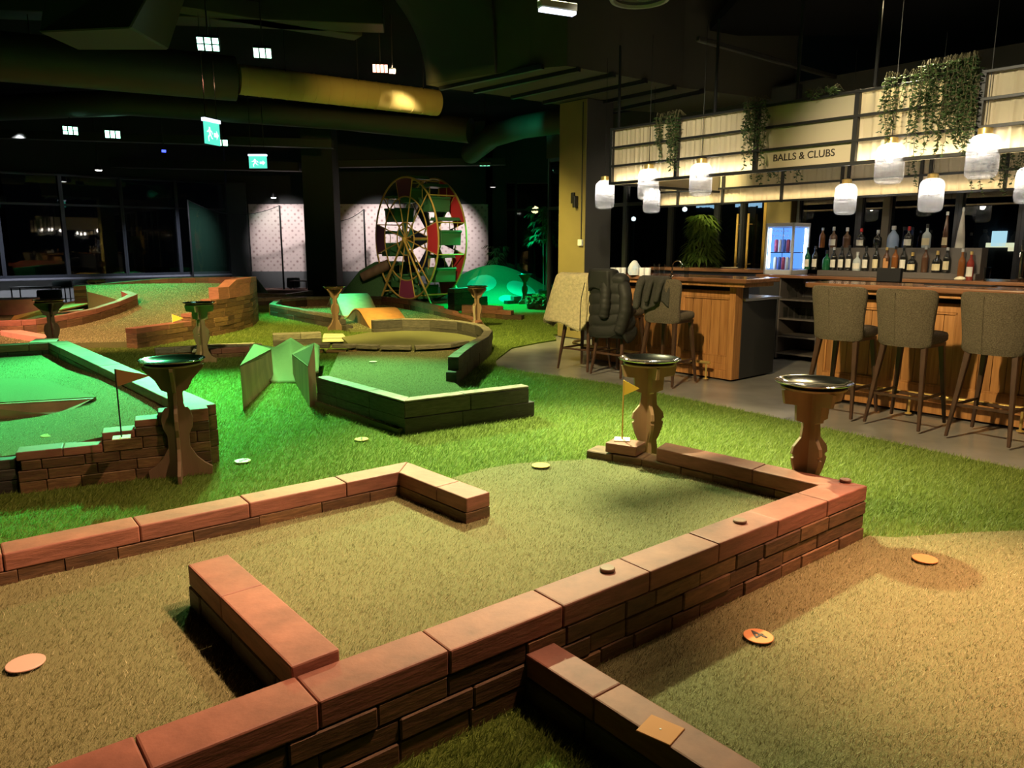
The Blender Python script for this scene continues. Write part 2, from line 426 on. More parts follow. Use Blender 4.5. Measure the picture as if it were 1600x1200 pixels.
# ---- front hole ------------------------------------------------------------
outer = Path([(-1.47, 1.055), (1.81, 3.66), (.99, 4.49), (.56, 4.76)])
ctr = [outer.off(s, .08) for s in outer.s]
mainP = Path(ctr); Lc = mainP.s[1]; Le = mainP.s[2]; Lt = mainP.L
wall('block_border', 'long brown block wall with salmon coping turning the corner of the front putting lane', ctr, .16,
     [(-.01, .072, 0, Lt - .02), (.072, .146, 0, Lt), (.146, .216, 0, Lt - .0)],
     [(.216, .30, 0, Le + .03), (.222, .285, Le + .16, Lt - .13)], seed=11)
lw = [(-2.62, 2.42), (-.60, 3.985), (-.165, 3.505)]
wall('block_border', 'salmon topped block wall along the far side of the front lane with a short return', lw, .148,
     [(-.01, .072, 0, None), (.072, .146, 0, None), (.146, .222, 0, None)], [(.222, .30, 0, None)], seed=21)
wall('block_baffle', 'two-block salmon baffle jutting into the front lane casting a dark shadow', [(-1.15, 2.665), (-.563, 1.972)], .152,
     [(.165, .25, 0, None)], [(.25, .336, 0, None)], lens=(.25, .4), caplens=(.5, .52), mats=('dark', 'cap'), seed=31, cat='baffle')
s3 = [(.092, 2.305), (.995, 1.19)]
wall('block_border', 'low block wall in front of the long wall carrying a square wooden plate', s3, .125,
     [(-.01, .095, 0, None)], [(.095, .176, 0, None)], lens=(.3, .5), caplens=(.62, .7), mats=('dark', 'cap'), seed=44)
def edgezf(x, y): return .17
H1 = [ctr[0], ctr[1], ctr[2], ctr[3]] + [G(*q, .17) for q in ((915, 718), (880, 719.5), (845, 721.5), (800, 725), (760, 732), (728, 740), (702, 748))] + [(-.60, 3.985), lw[0], (-2.9, 2.2), (-2.3, .7)]
mb = MB(); mb.prism(H1, .0, .17)
putt1 = obj('putting_surface', mb, M['putt']); tag(putt1, 'olive putting carpet of the raised front lane with curved far edge', 'putting green')
dputt = lambda d: min(26000, 110000 / d ** 2 + 2000)
bladeobj('turf_pile', [blades(H1, .17, .013, .003, dputt)], M['puttb'], putt1)
# ---- lane at bottom right
H4R = [(.10, 2.30), (1.86, 3.70)] + [G(*q, 0) for q in ((1400, 843), (1450, 839.5), (1520, 835), (1600, 832))] + [(3.2, 3.35), (3.6, 1.6), (2.4, .6), (1.1, .8), (.95, 1.22)]
mb = MB(); mb.prism(H4R, -.01, .012)
putt4 = obj('putting_surface', mb, M['putt']); tag(putt4, 'floor-level putting carpet on the near side of the long wall, lit amber', 'putting green')
bladeobj('turf_pile', [blades(H4R, .012, .013, .003, dputt)], M['puttb'], putt4)

# ---- lawn ---------------------------------------------------------------
LAWN = [(4.9, 3.2), (3.48, 4.89), (2.29, 6.55), (1.13, 8.12), (.15, 8.95), (-.2, 9.38), (-.22, 9.9), (0, 11.14), (.42, 11.75), (.72, 12.1), (.70, 12.78), (1.2, 13.4), (1.7, 15.5), (2.6, 19), (3.4, 24.4), (-9, 24.4), (-9.4, 17), (-11.5, 15.5), (-11.5, 8.5), (-6.5, 3.6), (-3, .3), (4.9, .3)]
mb = MB(); mb.prism(LAWN, -.02, 0.0); lawn = struct('floor_lawn', mb, M['lawn'])
mb = MB(); mb.box(-20, 14, -1.5, 30, -.12, -.02); struct('floor', mb, M['concrete'])

# ---- left green lane (stepped end wall, long coping) -------------------------
A0, B0 = (-3.02, 4.40), (-2.03, 4.89); dAB = Vector((B0[0] - A0[0], B0[1] - A0[1])); LAB = dAB.length; dAB.normalize(); nAB = Vector((-dAB.y, dAB.x))
def onAB(s, d): q = Vector(A0) + dAB * s + nAB * d; return (q.x, q.y)
fw = Path([onAB(-.9, .09), onAB(-.0, .075), onAB(LAB, .075)])
o = fw.s[1]
st = [o, o + .10]
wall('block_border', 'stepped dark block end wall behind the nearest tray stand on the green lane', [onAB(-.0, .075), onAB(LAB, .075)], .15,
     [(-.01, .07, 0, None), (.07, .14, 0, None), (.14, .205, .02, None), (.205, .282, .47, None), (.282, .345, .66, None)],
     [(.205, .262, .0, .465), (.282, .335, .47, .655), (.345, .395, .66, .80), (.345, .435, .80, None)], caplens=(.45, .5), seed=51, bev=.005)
wall('block_border', 'low shaded block wall, its shade put into black blocks, running off frame beside the stepped end wall', [onAB(-1.3, .13), onAB(-.01, .11)], .13,
     [(-.01, .08, 0, None), (.08, .15, 0, None)], [(.15, .215, 0, None)], mats=('dark', 'dark'), seed=53)  # faces away from the lamps; that shade is put into near-black blocks
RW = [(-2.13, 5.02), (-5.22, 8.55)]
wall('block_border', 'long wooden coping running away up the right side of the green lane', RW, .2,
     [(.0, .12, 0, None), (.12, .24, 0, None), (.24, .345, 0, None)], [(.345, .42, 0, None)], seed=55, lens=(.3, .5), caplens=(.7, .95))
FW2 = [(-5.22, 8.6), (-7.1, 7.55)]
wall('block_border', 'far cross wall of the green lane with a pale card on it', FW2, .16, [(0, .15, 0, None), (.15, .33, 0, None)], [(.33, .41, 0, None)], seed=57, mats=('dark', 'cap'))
H2 = [onAB(-1.3, .16), onAB(0, .13), onAB(LAB, .1), (-2.2, 5.1), (-5.22, 8.55), (-7.1, 7.5), (-6.4, 5.0)]
def z2(x, y):
    s = (x - A0[0]) * dAB.x + (y - A0[1]) * dAB.y; d = (x - A0[0]) * nAB.x + (y - A0[1]) * nAB.y
    a = np.clip((s + .15) / 1.0, 0, 1); b_ = np.clip(d / 2.4, 0, 1)
    base = .212 + .10 * (a * a * (3 - 2 * a)) + .07 * b_
    hol = -.06 * np.exp(-(((s + .8) / .7) ** 2 + ((d - 3.0) / .8) ** 2))
    return base + hol
def heightfield(name, poly, zf, mat, cell, parent=None, skirt=True):
    xs = [p[0] for p in poly]; ys = [p[1] for p in poly]
    bm = bmesh.new()
    vs = [bm.verts.new((p[0], p[1], 0)) for p in poly]; bm.faces.new(vs)
    x = min(xs) + cell
    while x < max(xs):
        bmesh.ops.bisect_plane(bm, geom=bm.verts[:] + bm.edges[:] + bm.faces[:], plane_co=(x, 0, 0), plane_no=(1, 0, 0)); x += cell
    y = min(ys) + cell
    while y < max(ys):
        bmesh.ops.bisect_plane(bm, geom=bm.verts[:] + bm.edges[:] + bm.faces[:], plane_co=(0, y, 0), plane_no=(0, 1, 0)); y += cell
    bmesh.ops.triangulate(bm, faces=bm.faces[:])
    for v in bm.verts: v.co.z = float(zf(v.co.x, v.co.y))
    bmesh.ops.recalc_face_normals(bm, faces=bm.faces[:])
    if sum(f.normal.z for f in bm.faces) < 0: bmesh.ops.reverse_faces(bm, faces=bm.faces[:])
    if skirt:
        ed = [e for e in bm.edges if e.is_boundary]
        r = bmesh.ops.extrude_edge_only(bm, edges=ed)
        for v in r['geom']:
            if isinstance(v, bmesh.types.BMVert): v.co.z = 0.0
    me = bpy.data.meshes.new(name); bm.to_mesh(me); bm.free(); me.materials.append(mat)
    me.polygons.foreach_set('use_smooth', [True] * len(me.polygons))
    try: me.set_sharp_from_angle(angle=R(40))
    except Exception: pass
    o = bpy.data.objects.new(name, me); COL.objects.link(o)
    if parent: o.parent = parent
    return o
g2 = heightfield('putting_surface', H2, z2, M['putt'], .2); tag(g2, 'green-lit sloping carpet inside the left lane', 'putting green')
bladeobj('turf_pile', [blades(H2, z2, .010, .003, dputt)], M['puttb'], g2)
# carpeted wedge with a bare wooden side
wp = [GY(147, 622, 5.72), GY(97, 650, 5.48), GY(-60, 663, 5.3), GY(-60, 634, 5.3)]
t = thing('carpeted_ramp', 'carpeted ramp with a pale wooden side board in the left lane', 'ramp', (wp[1][0], wp[1][1], .2))
mb = MB(); mb.slab([wp[0], wp[1], wp[2], wp[3]], .025, (.1, -1, 0)); obj('side_board', mb, M['ply'], t, world=True, bevel=.003)
bk = [(-3.9, 5.9), (-5.6, 5.9)]
mb = MB(); zt = lambda p: p[2] + .004
mb.add([(wp[0][0], wp[0][1] + .03, zt(wp[0])), (wp[3][0], wp[3][1] + .03, zt(wp[3])), (-5.9, 6.5, .36), (-4.2, 6.6, .33), (wp[0][0], wp[0][1] + .03, .24), (wp[3][0], wp[3][1] + .03, .24), (-5.9, 6.5, .2), (-4.2, 6.6, .2)],
       [(0, 3, 2, 1), (4, 5, 6, 7), (0, 1, 5, 4), (1, 2, 6, 5), (2, 3, 7, 6), (3, 0, 4, 7)])
obj('carpet_top', mb, M['putt'], t, world=True)

# ---- centre lane: funnel ramp ------------------------------------------------
def bp(px, py, Y): return GY(px, py, Y)
t = thing('funnel_ramp', 'green carpeted ramp passing between two splayed wooden wedge blocks', 'ramp', (-2.1, 7.4, 0))
# left block
fl = G(380, 641); f2 = G(428, 593); bl = (fl[0] - .62, fl[1] + .95)
L1 = [(fl[0], fl[1], 0), (f2[0], f2[1], 0), (f2[0] - .15, f2[1] + .5, 0), (fl[0] - .1, fl[1] + .12, 0)]
def upz(p, px, py): return GY(px, py, p[1])
tl = [upz(fl, 375, 571), upz(f2, 421, 554), GY(424, 545, f2[1] + .1), GY(397, 537, 8.2)]
lb = [(fl[0], fl[1], 0), (f2[0], f2[1], 0), (tl[2][0], tl[2][1], 0), (tl[3][0], tl[3][1], 0)]
mb = MB(); mb.hexa(lb, [(p[0], p[1], p[2] - .012) for p in tl]); obj('wedge_block', mb, M['ply'], t, world=True, bevel=.004)
mb = MB(); mb.hexa([(p[0], p[1], p[2] - .012) for p in tl], tl); obj('carpet_top', mb, M['putt'], t, world=True)
# right block
r0 = G(488, 637); r1 = G(459, 592); re = G(494, 632)
tr_ = [upz(r0, 481, 572), upz(re, 491, 536), GY(476, 541, r1[1] + .2), upz(r1, 456, 553)]
rb = [(p[0], p[1], 0) for p in (tr_)]
mb = MB(); mb.hexa(rb, [(p[0], p[1], p[2] - .012) for p in tr_]); obj('wedge_block', mb, M['ply'], t, world=True, bevel=.004)
mb = MB(); mb.hexa([(p[0], p[1], p[2] - .012) for p in tr_], tr_); obj('carpet_top', mb, M['putt'], t, world=True)
# ramp rising to a peak behind
YR0, YR1 = 8.15, 9.5
def ridge(u, v):   # u across, v along
    a = Vector((GY(388, 560, YR0)[0], YR0)); b = Vector((GY(497, 560, YR0)[0], YR0)); c = Vector(GY(390, 540, YR1)[:2]); d = Vector(GY(499, 540, YR1)[:2])
    p = a.lerp(b, u).lerp(c.lerp(d, u), v)
    prof = [(0, 541), (.07, 537), (.36, 542), (.60, 527), (.80, 542), (.93, 535), (1, 540)]
    for i in range(len(prof) - 1):
        if prof[i][0] <= u <= prof[i + 1][0]:
            k = (u - prof[i][0]) / (prof[i + 1][0] - prof[i][0]); h = prof[i][1] * (1 - k) + prof[i + 1][1] * k; break
    zpk = CZ - (h - 384) * YR1 / 1170.0
    side = max(0, abs(u - .54) - .17) / .37
    k = v + side * .75 * (1 - v)
    return (p.x, p.y, max(.004, zpk * min(1, k ** 1.15)))
mb = MB(); mb.grid(ridge, 30, 14)
for (u0, u1, v0, v1) in ():
    pass
obj('carpet_slope', mb, M['putt'], t, smooth=50, world=True, solid=.02)

# centre lane carpet (flush with the lawn)
H3 = [(-.92, 5.86), (-1.87, 6.95), (-1.95, 7.6), (-2.4, 10.3), (-1.6, 10.45), (-.5, 10.45), (-.62, 7.95), (-.2, 6.5)]
mb = MB(); mb.prism(H3, -.015, .05); p3 = obj('putting_surface', mb, M['putt']); tag(p3, 'putting carpet inside the dark block corner below the round plateau', 'putting green')
bladeobj('turf_pile', [blades(H3, .05, .010, .003, dputt)], M['puttb'], p3)
DW = Path([(-1.85, 6.97), (-.86, 5.86), (.2, 6.53)])
dctr = [DW.off(s, .06) for s in DW.s]; dl = Path(dctr)
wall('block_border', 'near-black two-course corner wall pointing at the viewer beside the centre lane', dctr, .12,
     [(-.01, .135, 0, None), (.135, .264, 0, dl.L - .06)], [(.264, .282, 0, dl.L - .06)], lens=(.42, .6), caplens=(.42, .62), mats=('dark', 'litcap'), seed=61, bev=.004)  # thin pale board added for the lit top of the same dark wall
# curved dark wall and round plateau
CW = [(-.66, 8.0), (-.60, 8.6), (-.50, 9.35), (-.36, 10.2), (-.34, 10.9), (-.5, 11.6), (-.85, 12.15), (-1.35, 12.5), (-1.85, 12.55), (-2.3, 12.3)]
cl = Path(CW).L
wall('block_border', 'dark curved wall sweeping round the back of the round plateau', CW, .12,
     [(-.01, .15, 0, None), (.15, .282, .14, None)], [(.282, .30, .14, None)], lens=(.35, .5), caplens=(.35, .55), mats=('dark', 'litcap'), seed=63, bev=.004)
ARC = [G(*q, 0) for q in ((490, 552), (547, 552), (580, 554), (611, 555), (645, 555), (672, 554), (700, 552), (728, 546))]
wall('block_border', 'low arc of pale-topped blocks with gaps fronting the round plateau', ARC, .13, [(-.01, .05, 0, None)], [(.055, .135, 0, None)], lens=(.25, .35), caplens=(.36, .5), mats=('brick', 'litcap'), seed=65, gap=.05)
PL = [(p[0], p[1] + .05) for p in ARC[1:]] + [(-.4, 10.9), (-.5, 11.5), (-.85, 12.1), (-1.35, 12.45), (-1.85, 12.5), (-2.35, 12.3), (-2.65, 11.6)]
mb = MB(); mb.prism(PL, -.01, .10); o = obj('putting_plateau', mb, M['putt']); tag(o, 'round raised green inside the curved dark wall', 'putting green')
# low walls and planks left of the plateau
wall('block_border', 'low block kerb left of the round plateau behind the funnel ramp', [G(322, 560), G(395, 556)], .12, [(-.01, .06, 0, None)], [(.06, .13, 0, None)], seed=67)
wall('block_border', 'thin green-lit kerb running behind the nearest tray', [G(243, 560), G(300, 556), G(410, 552)], .10, [(-.01, .06, 0, None)], [(.06, .14, 0, None)], seed=68, mats=('brick', 'litcap'))
wall('block_border', 'two dark blocks with a pale top beside the wedge ramp peak', [G(427, 541), G(502, 538)], .22, [(-.01, .10, 0, None)], [(.10, .19, 0, .75)], lens=(.4, .6), caplens=(.7, .8), mats=('dark', 'litcap'), seed=69)
def plank(name, label, quad, th=.02, mat='paleboard', cat='board'):
    mb = MB(); mb.hexa([(p[0], p[1], p[2] - th) for p in quad], quad); o = obj(name, mb, M[mat], bevel=.003); return tag(o, label, cat)
def q3(px, py, z): a = G(px, py, z); return (a[0], a[1], z)
plank('wooden_plank', 'teal-lit sloping plank lying behind the nearest tray', [q3(300, 549, .14), q3(388, 541, .06), q3(398, 535, .06), q3(306, 538, .14)], mat='paleboard')
plank('wooden_plank', 'pale step plank beside the round plateau, nearer one', [q3(504, 533, .075), q3(542, 532, .075), q3(545, 527, .075), q3(504, 528, .075)])
plank('wooden_plank', 'pale step plank beside the round plateau, farther one', [q3(504, 527, .10), q3(540, 526, .10), q3(536, 521, .10), q3(506, 521, .10)])
plank('wooden_card', 'pale square card lying on the far cross wall at left', [q3(45, 535, .42), q3(88, 533, .42), q3(92, 528.5, .42), q3(56, 529, .42)], .008, 'cream', 'card')

# ---- lane with the two humps, in front of the wheel ---------------------------
wl = [G(548, 517), G(424, 492), G(432, 486), G(470, 480.5)]
wall('block_border', 'dark block wall on the near left side of the two-hump lane', [G(547, 518), G(427, 493)], .13,
     [(-.01, .10, .0, None), (.10, .19, .30, None)], [(.19, .25, .36, None)], mats=('dark', 'litcap'), seed=71, lens=(.4, .6), caplens=(.5, .8))
wb = [G(426, 493), G(436, 484), G(478, 479.5), G(560, 478), G(598, 479)]
wall('block_border', 'far block wall of the two-hump lane below the wheel', wb, .13, [(-.01, .18, 0, None)], [(.18, .25, 0, None)], mats=('brick', 'litcap'), seed=72, lens=(.4, .6), caplens=(.6, .9))
wr = [G(600, 479), G(640, 484), G(688, 497), G(716, 504), G(742, 511), G(748, 517), G(735, 521), G(703, 521.5)]
pr = Path(wr)
wall('block_border', 'stepped wall curling round the right end of the two-hump lane', wr, .13,
     [(-.01, .13, 0, pr.L)], [(.13, .25, 0, pr.L * .52), (.13, .21, pr.L * .52, pr.L * .64), (.13, .175, pr.L * .64, pr.L)], seed=73, lens=(.3, .5), caplens=(.5, .7))
H5 = [G(547, 519), G(428, 493), G(440, 484), G(560, 479), G(600, 480), G(690, 498), G(745, 514), G(703, 521)]
mb = MB(); mb.prism(H5, -.01, .05); o = obj('putting_surface', mb, M['putt']); tag(o, 'carpet of the two-hump lane in front of the wheel', 'putting green')
bladeobj('turf_pile', [blades(H5, .05, .012, .004, dputt)], M['puttb'], o)
def hump(label, a, b, w, h, mat):
    t = thing('hump_bridge', label, 'ramp', (a[0], a[1], .05)); a = Vector(a); b = Vector(b); d = (b - a); n = Vector((-d.y, d.x)).normalized() * w
    def fn(u, v): p = a + d * v + n * (u - .5); return (p.x, p.y, .055 + h * (.5 - .5 * cos(2 * pi * min(1, v * 1.0))) ** .8)
    mb = MB(); mb.grid(fn, 1, 18); obj('curved_deck', mb, M[mat], t, smooth=True, world=True, solid=.03)
    for s in (-1, 1):
        mb = MB(); n2 = n * (s * .47); m_ = 18; up = []; dn = []
        for i in range(m_ + 1):
            p = a + d * (i / m_) + n2; up.append((p.x, p.y, .05 + h * (.5 - .5 * cos(2 * pi * i / m_)) ** .8)); dn.append((p.x, p.y, .045))
        mb.slab(up + dn[1:-1][::-1], .03, (n.x, n.y, 0)); obj('side_panel', mb, M['plydark'], t, world=True)
hump('pale hump bridge, the one farther from the viewer in the two-hump lane', G(535, 480), G(566, 498), .75, .36, 'paleboard')
hump('orange hump bridge, the one nearer the viewer in the two-hump lane', G(568, 500), G(612, 516.5), .75, .26, 'orangeboard')

# ---- brown banked hole at back left ------------------------------------------
bpth = [(-5.62, 11.0), (-5.25, 12.1), (-5.0, 13.0), (-4.98, 14.1), (-5.25, 15.2), (-5.9, 16.1), (-6.9, 16.6), (-8.1, 16.55), (-9.3, 16.0)]
bP = Path(bpth); bl = bP.L
def rim(s):
    k = s / bl
    tb = [(0, .30), (.13, .30), (.131, .42), (.155, .42), (.156, .52), (.18, .52), (.181, .62), (.205, .62), (.206, .80), (.24, .80), (.241, .90), (.36, .92), (.55, .86), (.8, .80), (1, .66)]
    for i in range(len(tb) - 1):
        if tb[i][0] <= k <= tb[i + 1][0]:
            f = (k - tb[i][0]) / max(1e-6, tb[i + 1][0] - tb[i][0]); return tb[i][1] * (1 - f) + tb[i + 1][1] * f
    return tb[-1][1]
steps = [(0, .30), (.125, .42), (.155, .52), (.18, .62), (.205, .80), (.235, .90), (1, .9)]
rows = []
for i in range(8):
    z0, z1 = i * .075 - (.01 if i == 0 else 0), (i + 1) * .075
    k0 = 0
    for (k, h) in steps:
        if h >= z1 - .02: k0 = k; break
    if i < 8: rows.append((z0, z1, k0 * bl, None))
caps = [(.225, .305, 0, .125 * bl), (.34, .42, .125 * bl, .155 * bl), (.44, .52, .155 * bl, .18 * bl), (.54, .62, .18 * bl, .205 * bl), (.6, .80, .205 * bl, .235 * bl),
        (.6, lambda s: rim(s) - .09, .235 * bl, None), (lambda s: rim(s) - .09, lambda s: rim(s), .235 * bl, None)]
wall('block_border', 'tall curved brown block wall stepping down at its front, enclosing the banked bowl', bpth, .2, rows, caps, seed=81, lens=(.25, .45), caplens=(.3, .45), bev=.004)
H6 = [(-5.65, 11.1), (-5.3, 12.1), (-5.05, 13.0), (-5.03, 14.1), (-5.3, 15.15), (-5.95, 16.05), (-6.9, 16.5), (-8.1, 16.5), (-9.1, 16.1), (-8.46, 15.0), (-7.0, 13.9), (-7.2, 12.9), (-7.7, 12.2), (-8.7, 12.0), (-8.0, 10.9)]
def z6(x, y):
    a = np.clip((y - 11.4) / 4.6, 0, 1); return .05 + .62 * a * a * (3 - 2 * a) + .05 * np.clip((x + 9) / 4, 0, 1)
o = heightfield('putting_surface', H6, z6, M['putt'], .35); tag(o, 'banked carpet bowl lit brown and green inside the tall curved wall', 'putting green')
bladeobj('turf_pile', [blades(H6, z6, .014, .005, dputt)], M['puttb'], o)
lowc = [(-9.6, 11.95), (-8.7, 12.02), (-7.75, 12.18), (-7.25, 12.8), (-7.03, 13.4), (-6.98, 13.85), (-7.25, 14.1)]
lP = Path(lowc)
zl = lambda s: float(z6(*lP.off(s, 0)))
wall('block_border', 'low winding pink-topped wall in front of the banked bowl at left', lowc, .14, [(lambda s: zl(s) - .05, lambda s: zl(s) + .12, 0, None)], [(lambda s: zl(s) + .12, lambda s: zl(s) + .21, 0, None)], seed=83, lens=(.2, .35))
plank('wooden_plank', 'pink-lit plank lying diagonally beside the low winding wall', [q3(0, 517, .16), q3(70, 528, .16), q3(78, 524, .16), q3(8, 511, .16)], .1, 'pink')
plank('wooden_plank', 'orange sloping plank on the low lane at far left, lower one', [q3(14, 503, .22), q3(65, 489, .22), q3(72, 482, .30), q3(22, 493, .30)], .03, 'orangeboard')
plank('wooden_plank', 'orange plank on the low lane at far left, upper one', [q3(92, 484, .24), q3(138, 474, .30), q3(136, 466, .36), q3(98, 474, .30)], .03, 'orangeboard')
plank('wooden_plank', 'pale plank across the low lane below the dark pouf', [q3(60, 489, .2), q3(128, 484, .2), q3(138, 478, .2), q3(90, 482, .2)], .03, 'pink')
plank('wooden_plank', 'long pink plank along the windows side of the low lane at far left', [q3(-30, 470, .45), q3(62, 467, .45), q3(62, 464, .45), q3(-30, 466, .45)], .3, 'pink')
H7 = [(-11.4, 12.1), (-8.7, 12.1), (-7.8, 12.25), (-7.3, 12.85), (-7.05, 13.9), (-8.5, 15.05), (-11.4, 15.3)]
mb = MB(); mb.prism(H7, -.01, .15); o = obj('putting_surface', mb, M['putt']); tag(o, 'orange-lit carpet behind the low winding wall at far left', 'putting green')

# ---- far kerbs, mound, slide, stage -----------------------------------------
far = [G(358, 470), G(402, 470), G(445, 469), G(486, 466)]
wall('block_border', 'wavy low kerb lit green at the foot of the far pillar', far, .2, [(-.01, .1, 0, None)], [(.1, lambda s: .2 + .03 * sin(s * 3), 0, None)], mats=('dark', 'litcap'), seed=91, caplens=(.8, 1.2))
far2 = [G(360, 478), G(425, 476), G(500, 474.5), G(560, 474)]
wall('block_border', 'dark straight kerb between the banked bowl and the two-hump lane', far2, .2, [(-.01, .1, 0, None)], [(.1, .19, 0, None)], mats=('dark', 'litcap'), seed=92, caplens=(.8, 1.2))
def mound(label, c, rx, ry, h, mat, cat, p=1.0):
    mb = MB()
    def fn(u, v):
        a = 2 * pi * u; r = v; z = h * (1 - smooth(r)) ; return (c[0] + rx * r * cos(a), c[1] + ry * r * sin(a), z)
    mb.grid(fn, 40, 12); o = obj('turf_mound', mb, M[mat], smooth=True); return tag(o, label, cat)
HX = (-.55, 22.3)
t = thing('turf_mound', 'green-lit mound with pale round patches rising behind the wheel', 'mound', (HX[0], HX[1], 0))
def hillz(x, y):
    r = np.sqrt(((x - HX[0]) / 2.6) ** 2 + ((y - HX[1]) / 2.6) ** 2); r = np.clip(r, 0, 1); return .95 * (1 - r * r * (3 - 2 * r))
mb = MB(); mb.grid(lambda u, v: (HX[0] + 2.6 * v * cos(2 * pi * u), HX[1] + 2.6 * v * sin(2 * pi * u), float(hillz(HX[0] + 2.6 * v * cos(2 * pi * u), HX[1] + 2.6 * v * sin(2 * pi * u)))), 40, 12)
obj('turf_slope', mb, M['hill'], t, smooth=True, world=True)
for (cx, cy, r) in ((-.85, 21.0, .42), (.25, 20.9, .40), (-.1, 20.2, .26)):
    mb = MB(); mb.grid(lambda u, v: (cx + r * v * cos(2 * pi * u), cy + r * v * sin(2 * pi * u), float(hillz(cx + r * v * cos(2 * pi * u), cy + r * v * sin(2 * pi * u))) + .012), 20, 3)
    obj('round_patch', mb, M['hilld'], t, smooth=True, world=True)
wall('block_border', 'stepped dark block wall in front of the green mound, right of the wheel', [G(705, 486), G(757, 480)], .2, [(-.01, .14, 0, None), (.14, .28, 0, None), (.28, .42, 0, 1.0)], [(.42, .52, 0, .8)], mats=('dark', 'litcap'), seed=93, lens=(.5, .7), caplens=(.7, .8))
wall('block_border', 'low brown wall stepping down to the lawn near the distant flag', [G(722, 496), G(757, 496), G(789, 499), G(817, 500)], .18, [(-.01, .10, 0, None)], [(.10, .26, 0, .95), (.10, .19, .95, 1.25)], seed=94, lens=(.35, .5), caplens=(.5, .7))
wall('block_border', 'small stepped wall at the foot of the farthest tray stand', [G(790, 475), G(812, 474)], .18, [(-.01, .09, 0, None)], [(.09, .2, .2, None)], seed=95, mats=('dark', 'litcap'))
wall('block_border', 'green-lit brown wall beside the planted border at the pillar', [G(822, 474), G(842, 473), G(858, 468), G(872, 460)], .18, [(-.01, .12, 0, None)], [(.12, .25, 0, None)], seed=96)
# carpeted slide with log behind the wheel at left
sl = G(515, 458); s0y = 21.6
t = thing('carpeted_slide', 'dark green carpeted slope with a brown log side behind the wheel', 'ramp', (-4.9, 21.6, 0))
pf = [(-4.88, 0), (-4.83, .05), (-4.2, .80), (-3.75, 1.05), (-3.0, 1.02), (-2.9, 0)]
mb = MB(); mb.slab([(x, 22.2, z) for x, z in pf], 1.3, (.25, 1, 0)); obj('slope_body', mb, M['hill'], t, world=True, bevel=.03)
mb = MB(); mb.tube([(-4.25, 21.45, .62), (-3.45, 21.4, 1.0)], [.13, .15], 10); obj('log', mb, M['plydark'], t, world=True, smooth=True)
mb = MB(); mb.prism([GY(376, 455, 23)[:2], GY(482, 452, 23)[:2], (GY(482, 452, 23)[0], 24.2), (GY(376, 455, 23)[0], 24.2)], 0, .17); o = obj('low_stage', mb, M['pink'], bevel=.01); tag(o, 'low pink-topped stage below the wallpapered alcove', 'stage')
mb = MB(); a = G(360, 468); mb.add([(a[0], a[1], 0), (a[0] + .9, a[1], 0), (a[0] + .9, a[1] + .9, 0), (a[0], a[1] + .9, 0), (a[0], a[1] + .1, .35), (a[0] + .85, a[1] + .1, .28), (a[0] + .6, a[1] + .6, .55), (a[0] + .1, a[1] + .7, .42)], [(3, 2, 1, 0), (0, 1, 5, 4), (1, 2, 6, 5), (2, 3, 7, 6), (3, 0, 4, 7), (4, 5, 6, 7)])
o = obj('turf_block', mb, M['hill'], bevel=.01); tag(o, 'small faceted green block at the right foot of the banked bowl wall', 'block')

# ---- lawn blades (after the lanes so they are left bare)
dl_ = lambda d: min(16000, 130000 / d ** 2 + 2200)
holes = [H1, H4R, H2, H3, PL, H5, H6, H7]
far_ = [(4.9, 3.2), (3.48, 4.89), (2.29, 6.55), (1.13, 8.12), (.15, 8.95), (-.2, 9.38), (-.22, 9.9), (0, 11.14), (.42, 11.75), (.72, 12.1), (.70, 12.78), (1.2, 13.4), (1.7, 15.5), (2.0, 17), (-9.4, 17), (-11.5, 15.5), (-11.5, 8.5), (-6.5, 3.6), (-3, .3), (4.9, .3)]
o = bladeobj('artificial_grass', [blades(far_, 0.0, .028, .0042, dl_, holes)], M['lawnb'])
o['label'] = 'short green artificial grass between the mini golf lanes'; o['category'] = 'grass'

# ================================================================== TRAY STANDS
prof = [(0, .19), (.055, .195), (.085, .15), (.13, .105), (.2, .066), (.28, .066), (.33, .088), (.39, .096), (.44, .085), (.468, .068), (.47, .052), (.49, .046), (.57, .046), (.585, .08), (.62, .098), (.65, .112), (.69, .15), (.725, .18), (.745, .185)]
prof2 = [(0, .17), (.05, .17), (.09, .11), (.15, .075), (.24, .062), (.29, .085), (.33, .098), (.365, .105), (.37, .094), (.385, .094), (.39, .108), (.43, .10), (.48, .058), (.56, .05), (.575, .095), (.66, .10), (.67, .17), (.745, .185)]
def make_stand(name, label, pf, mat):
    t = thing(name, label, 'stand')
    for k in range(2):
        out = [(h_, z) for z, h_ in pf] + [(-h_, z) for z, h_ in pf[::-1]]
        mb = MB(); mb.slab([(x, 0, z) if k == 0 else (0, x, z) for x, z in out], .022, (0, 1, 0) if k == 0 else (1, 0, 0))
        obj('profiled_board', mb, M[mat], t, bevel=.002)
    mb = MB(); mb.lathe([(.165, .745), (.17, .757)], 28); obj('tray_support', mb, M[mat], t)
    mb = MB(); mb.lathe([(.0, .757), (.155, .757), (.178, .775), (.198, .782), (.2, .785), (.197, .788), (.176, .781), (.152, .764), (0, .763)], 48, cap0=False, cap1=False); obj('steel_tray', mb, M['steel'], t, smooth=True)
    return t
st0 = make_stand('tray_stand', 'brown cut-out board stand with round steel tray in front of the stepped green lane wall', prof, 'plydark')
x, y = G(269, 562, .78); st0.location = (x, y, 0); st0.rotation_euler = (0, 0, R(20))
st1 = make_stand('tray_stand', 'tray stand right of the yellow flag, behind the low end of the front lane wall', prof2, 'ply')
x, y = G(1015, 561, .78); st1.location = (x, y, 0); st1.rotation_euler = (0, 0, R(8))
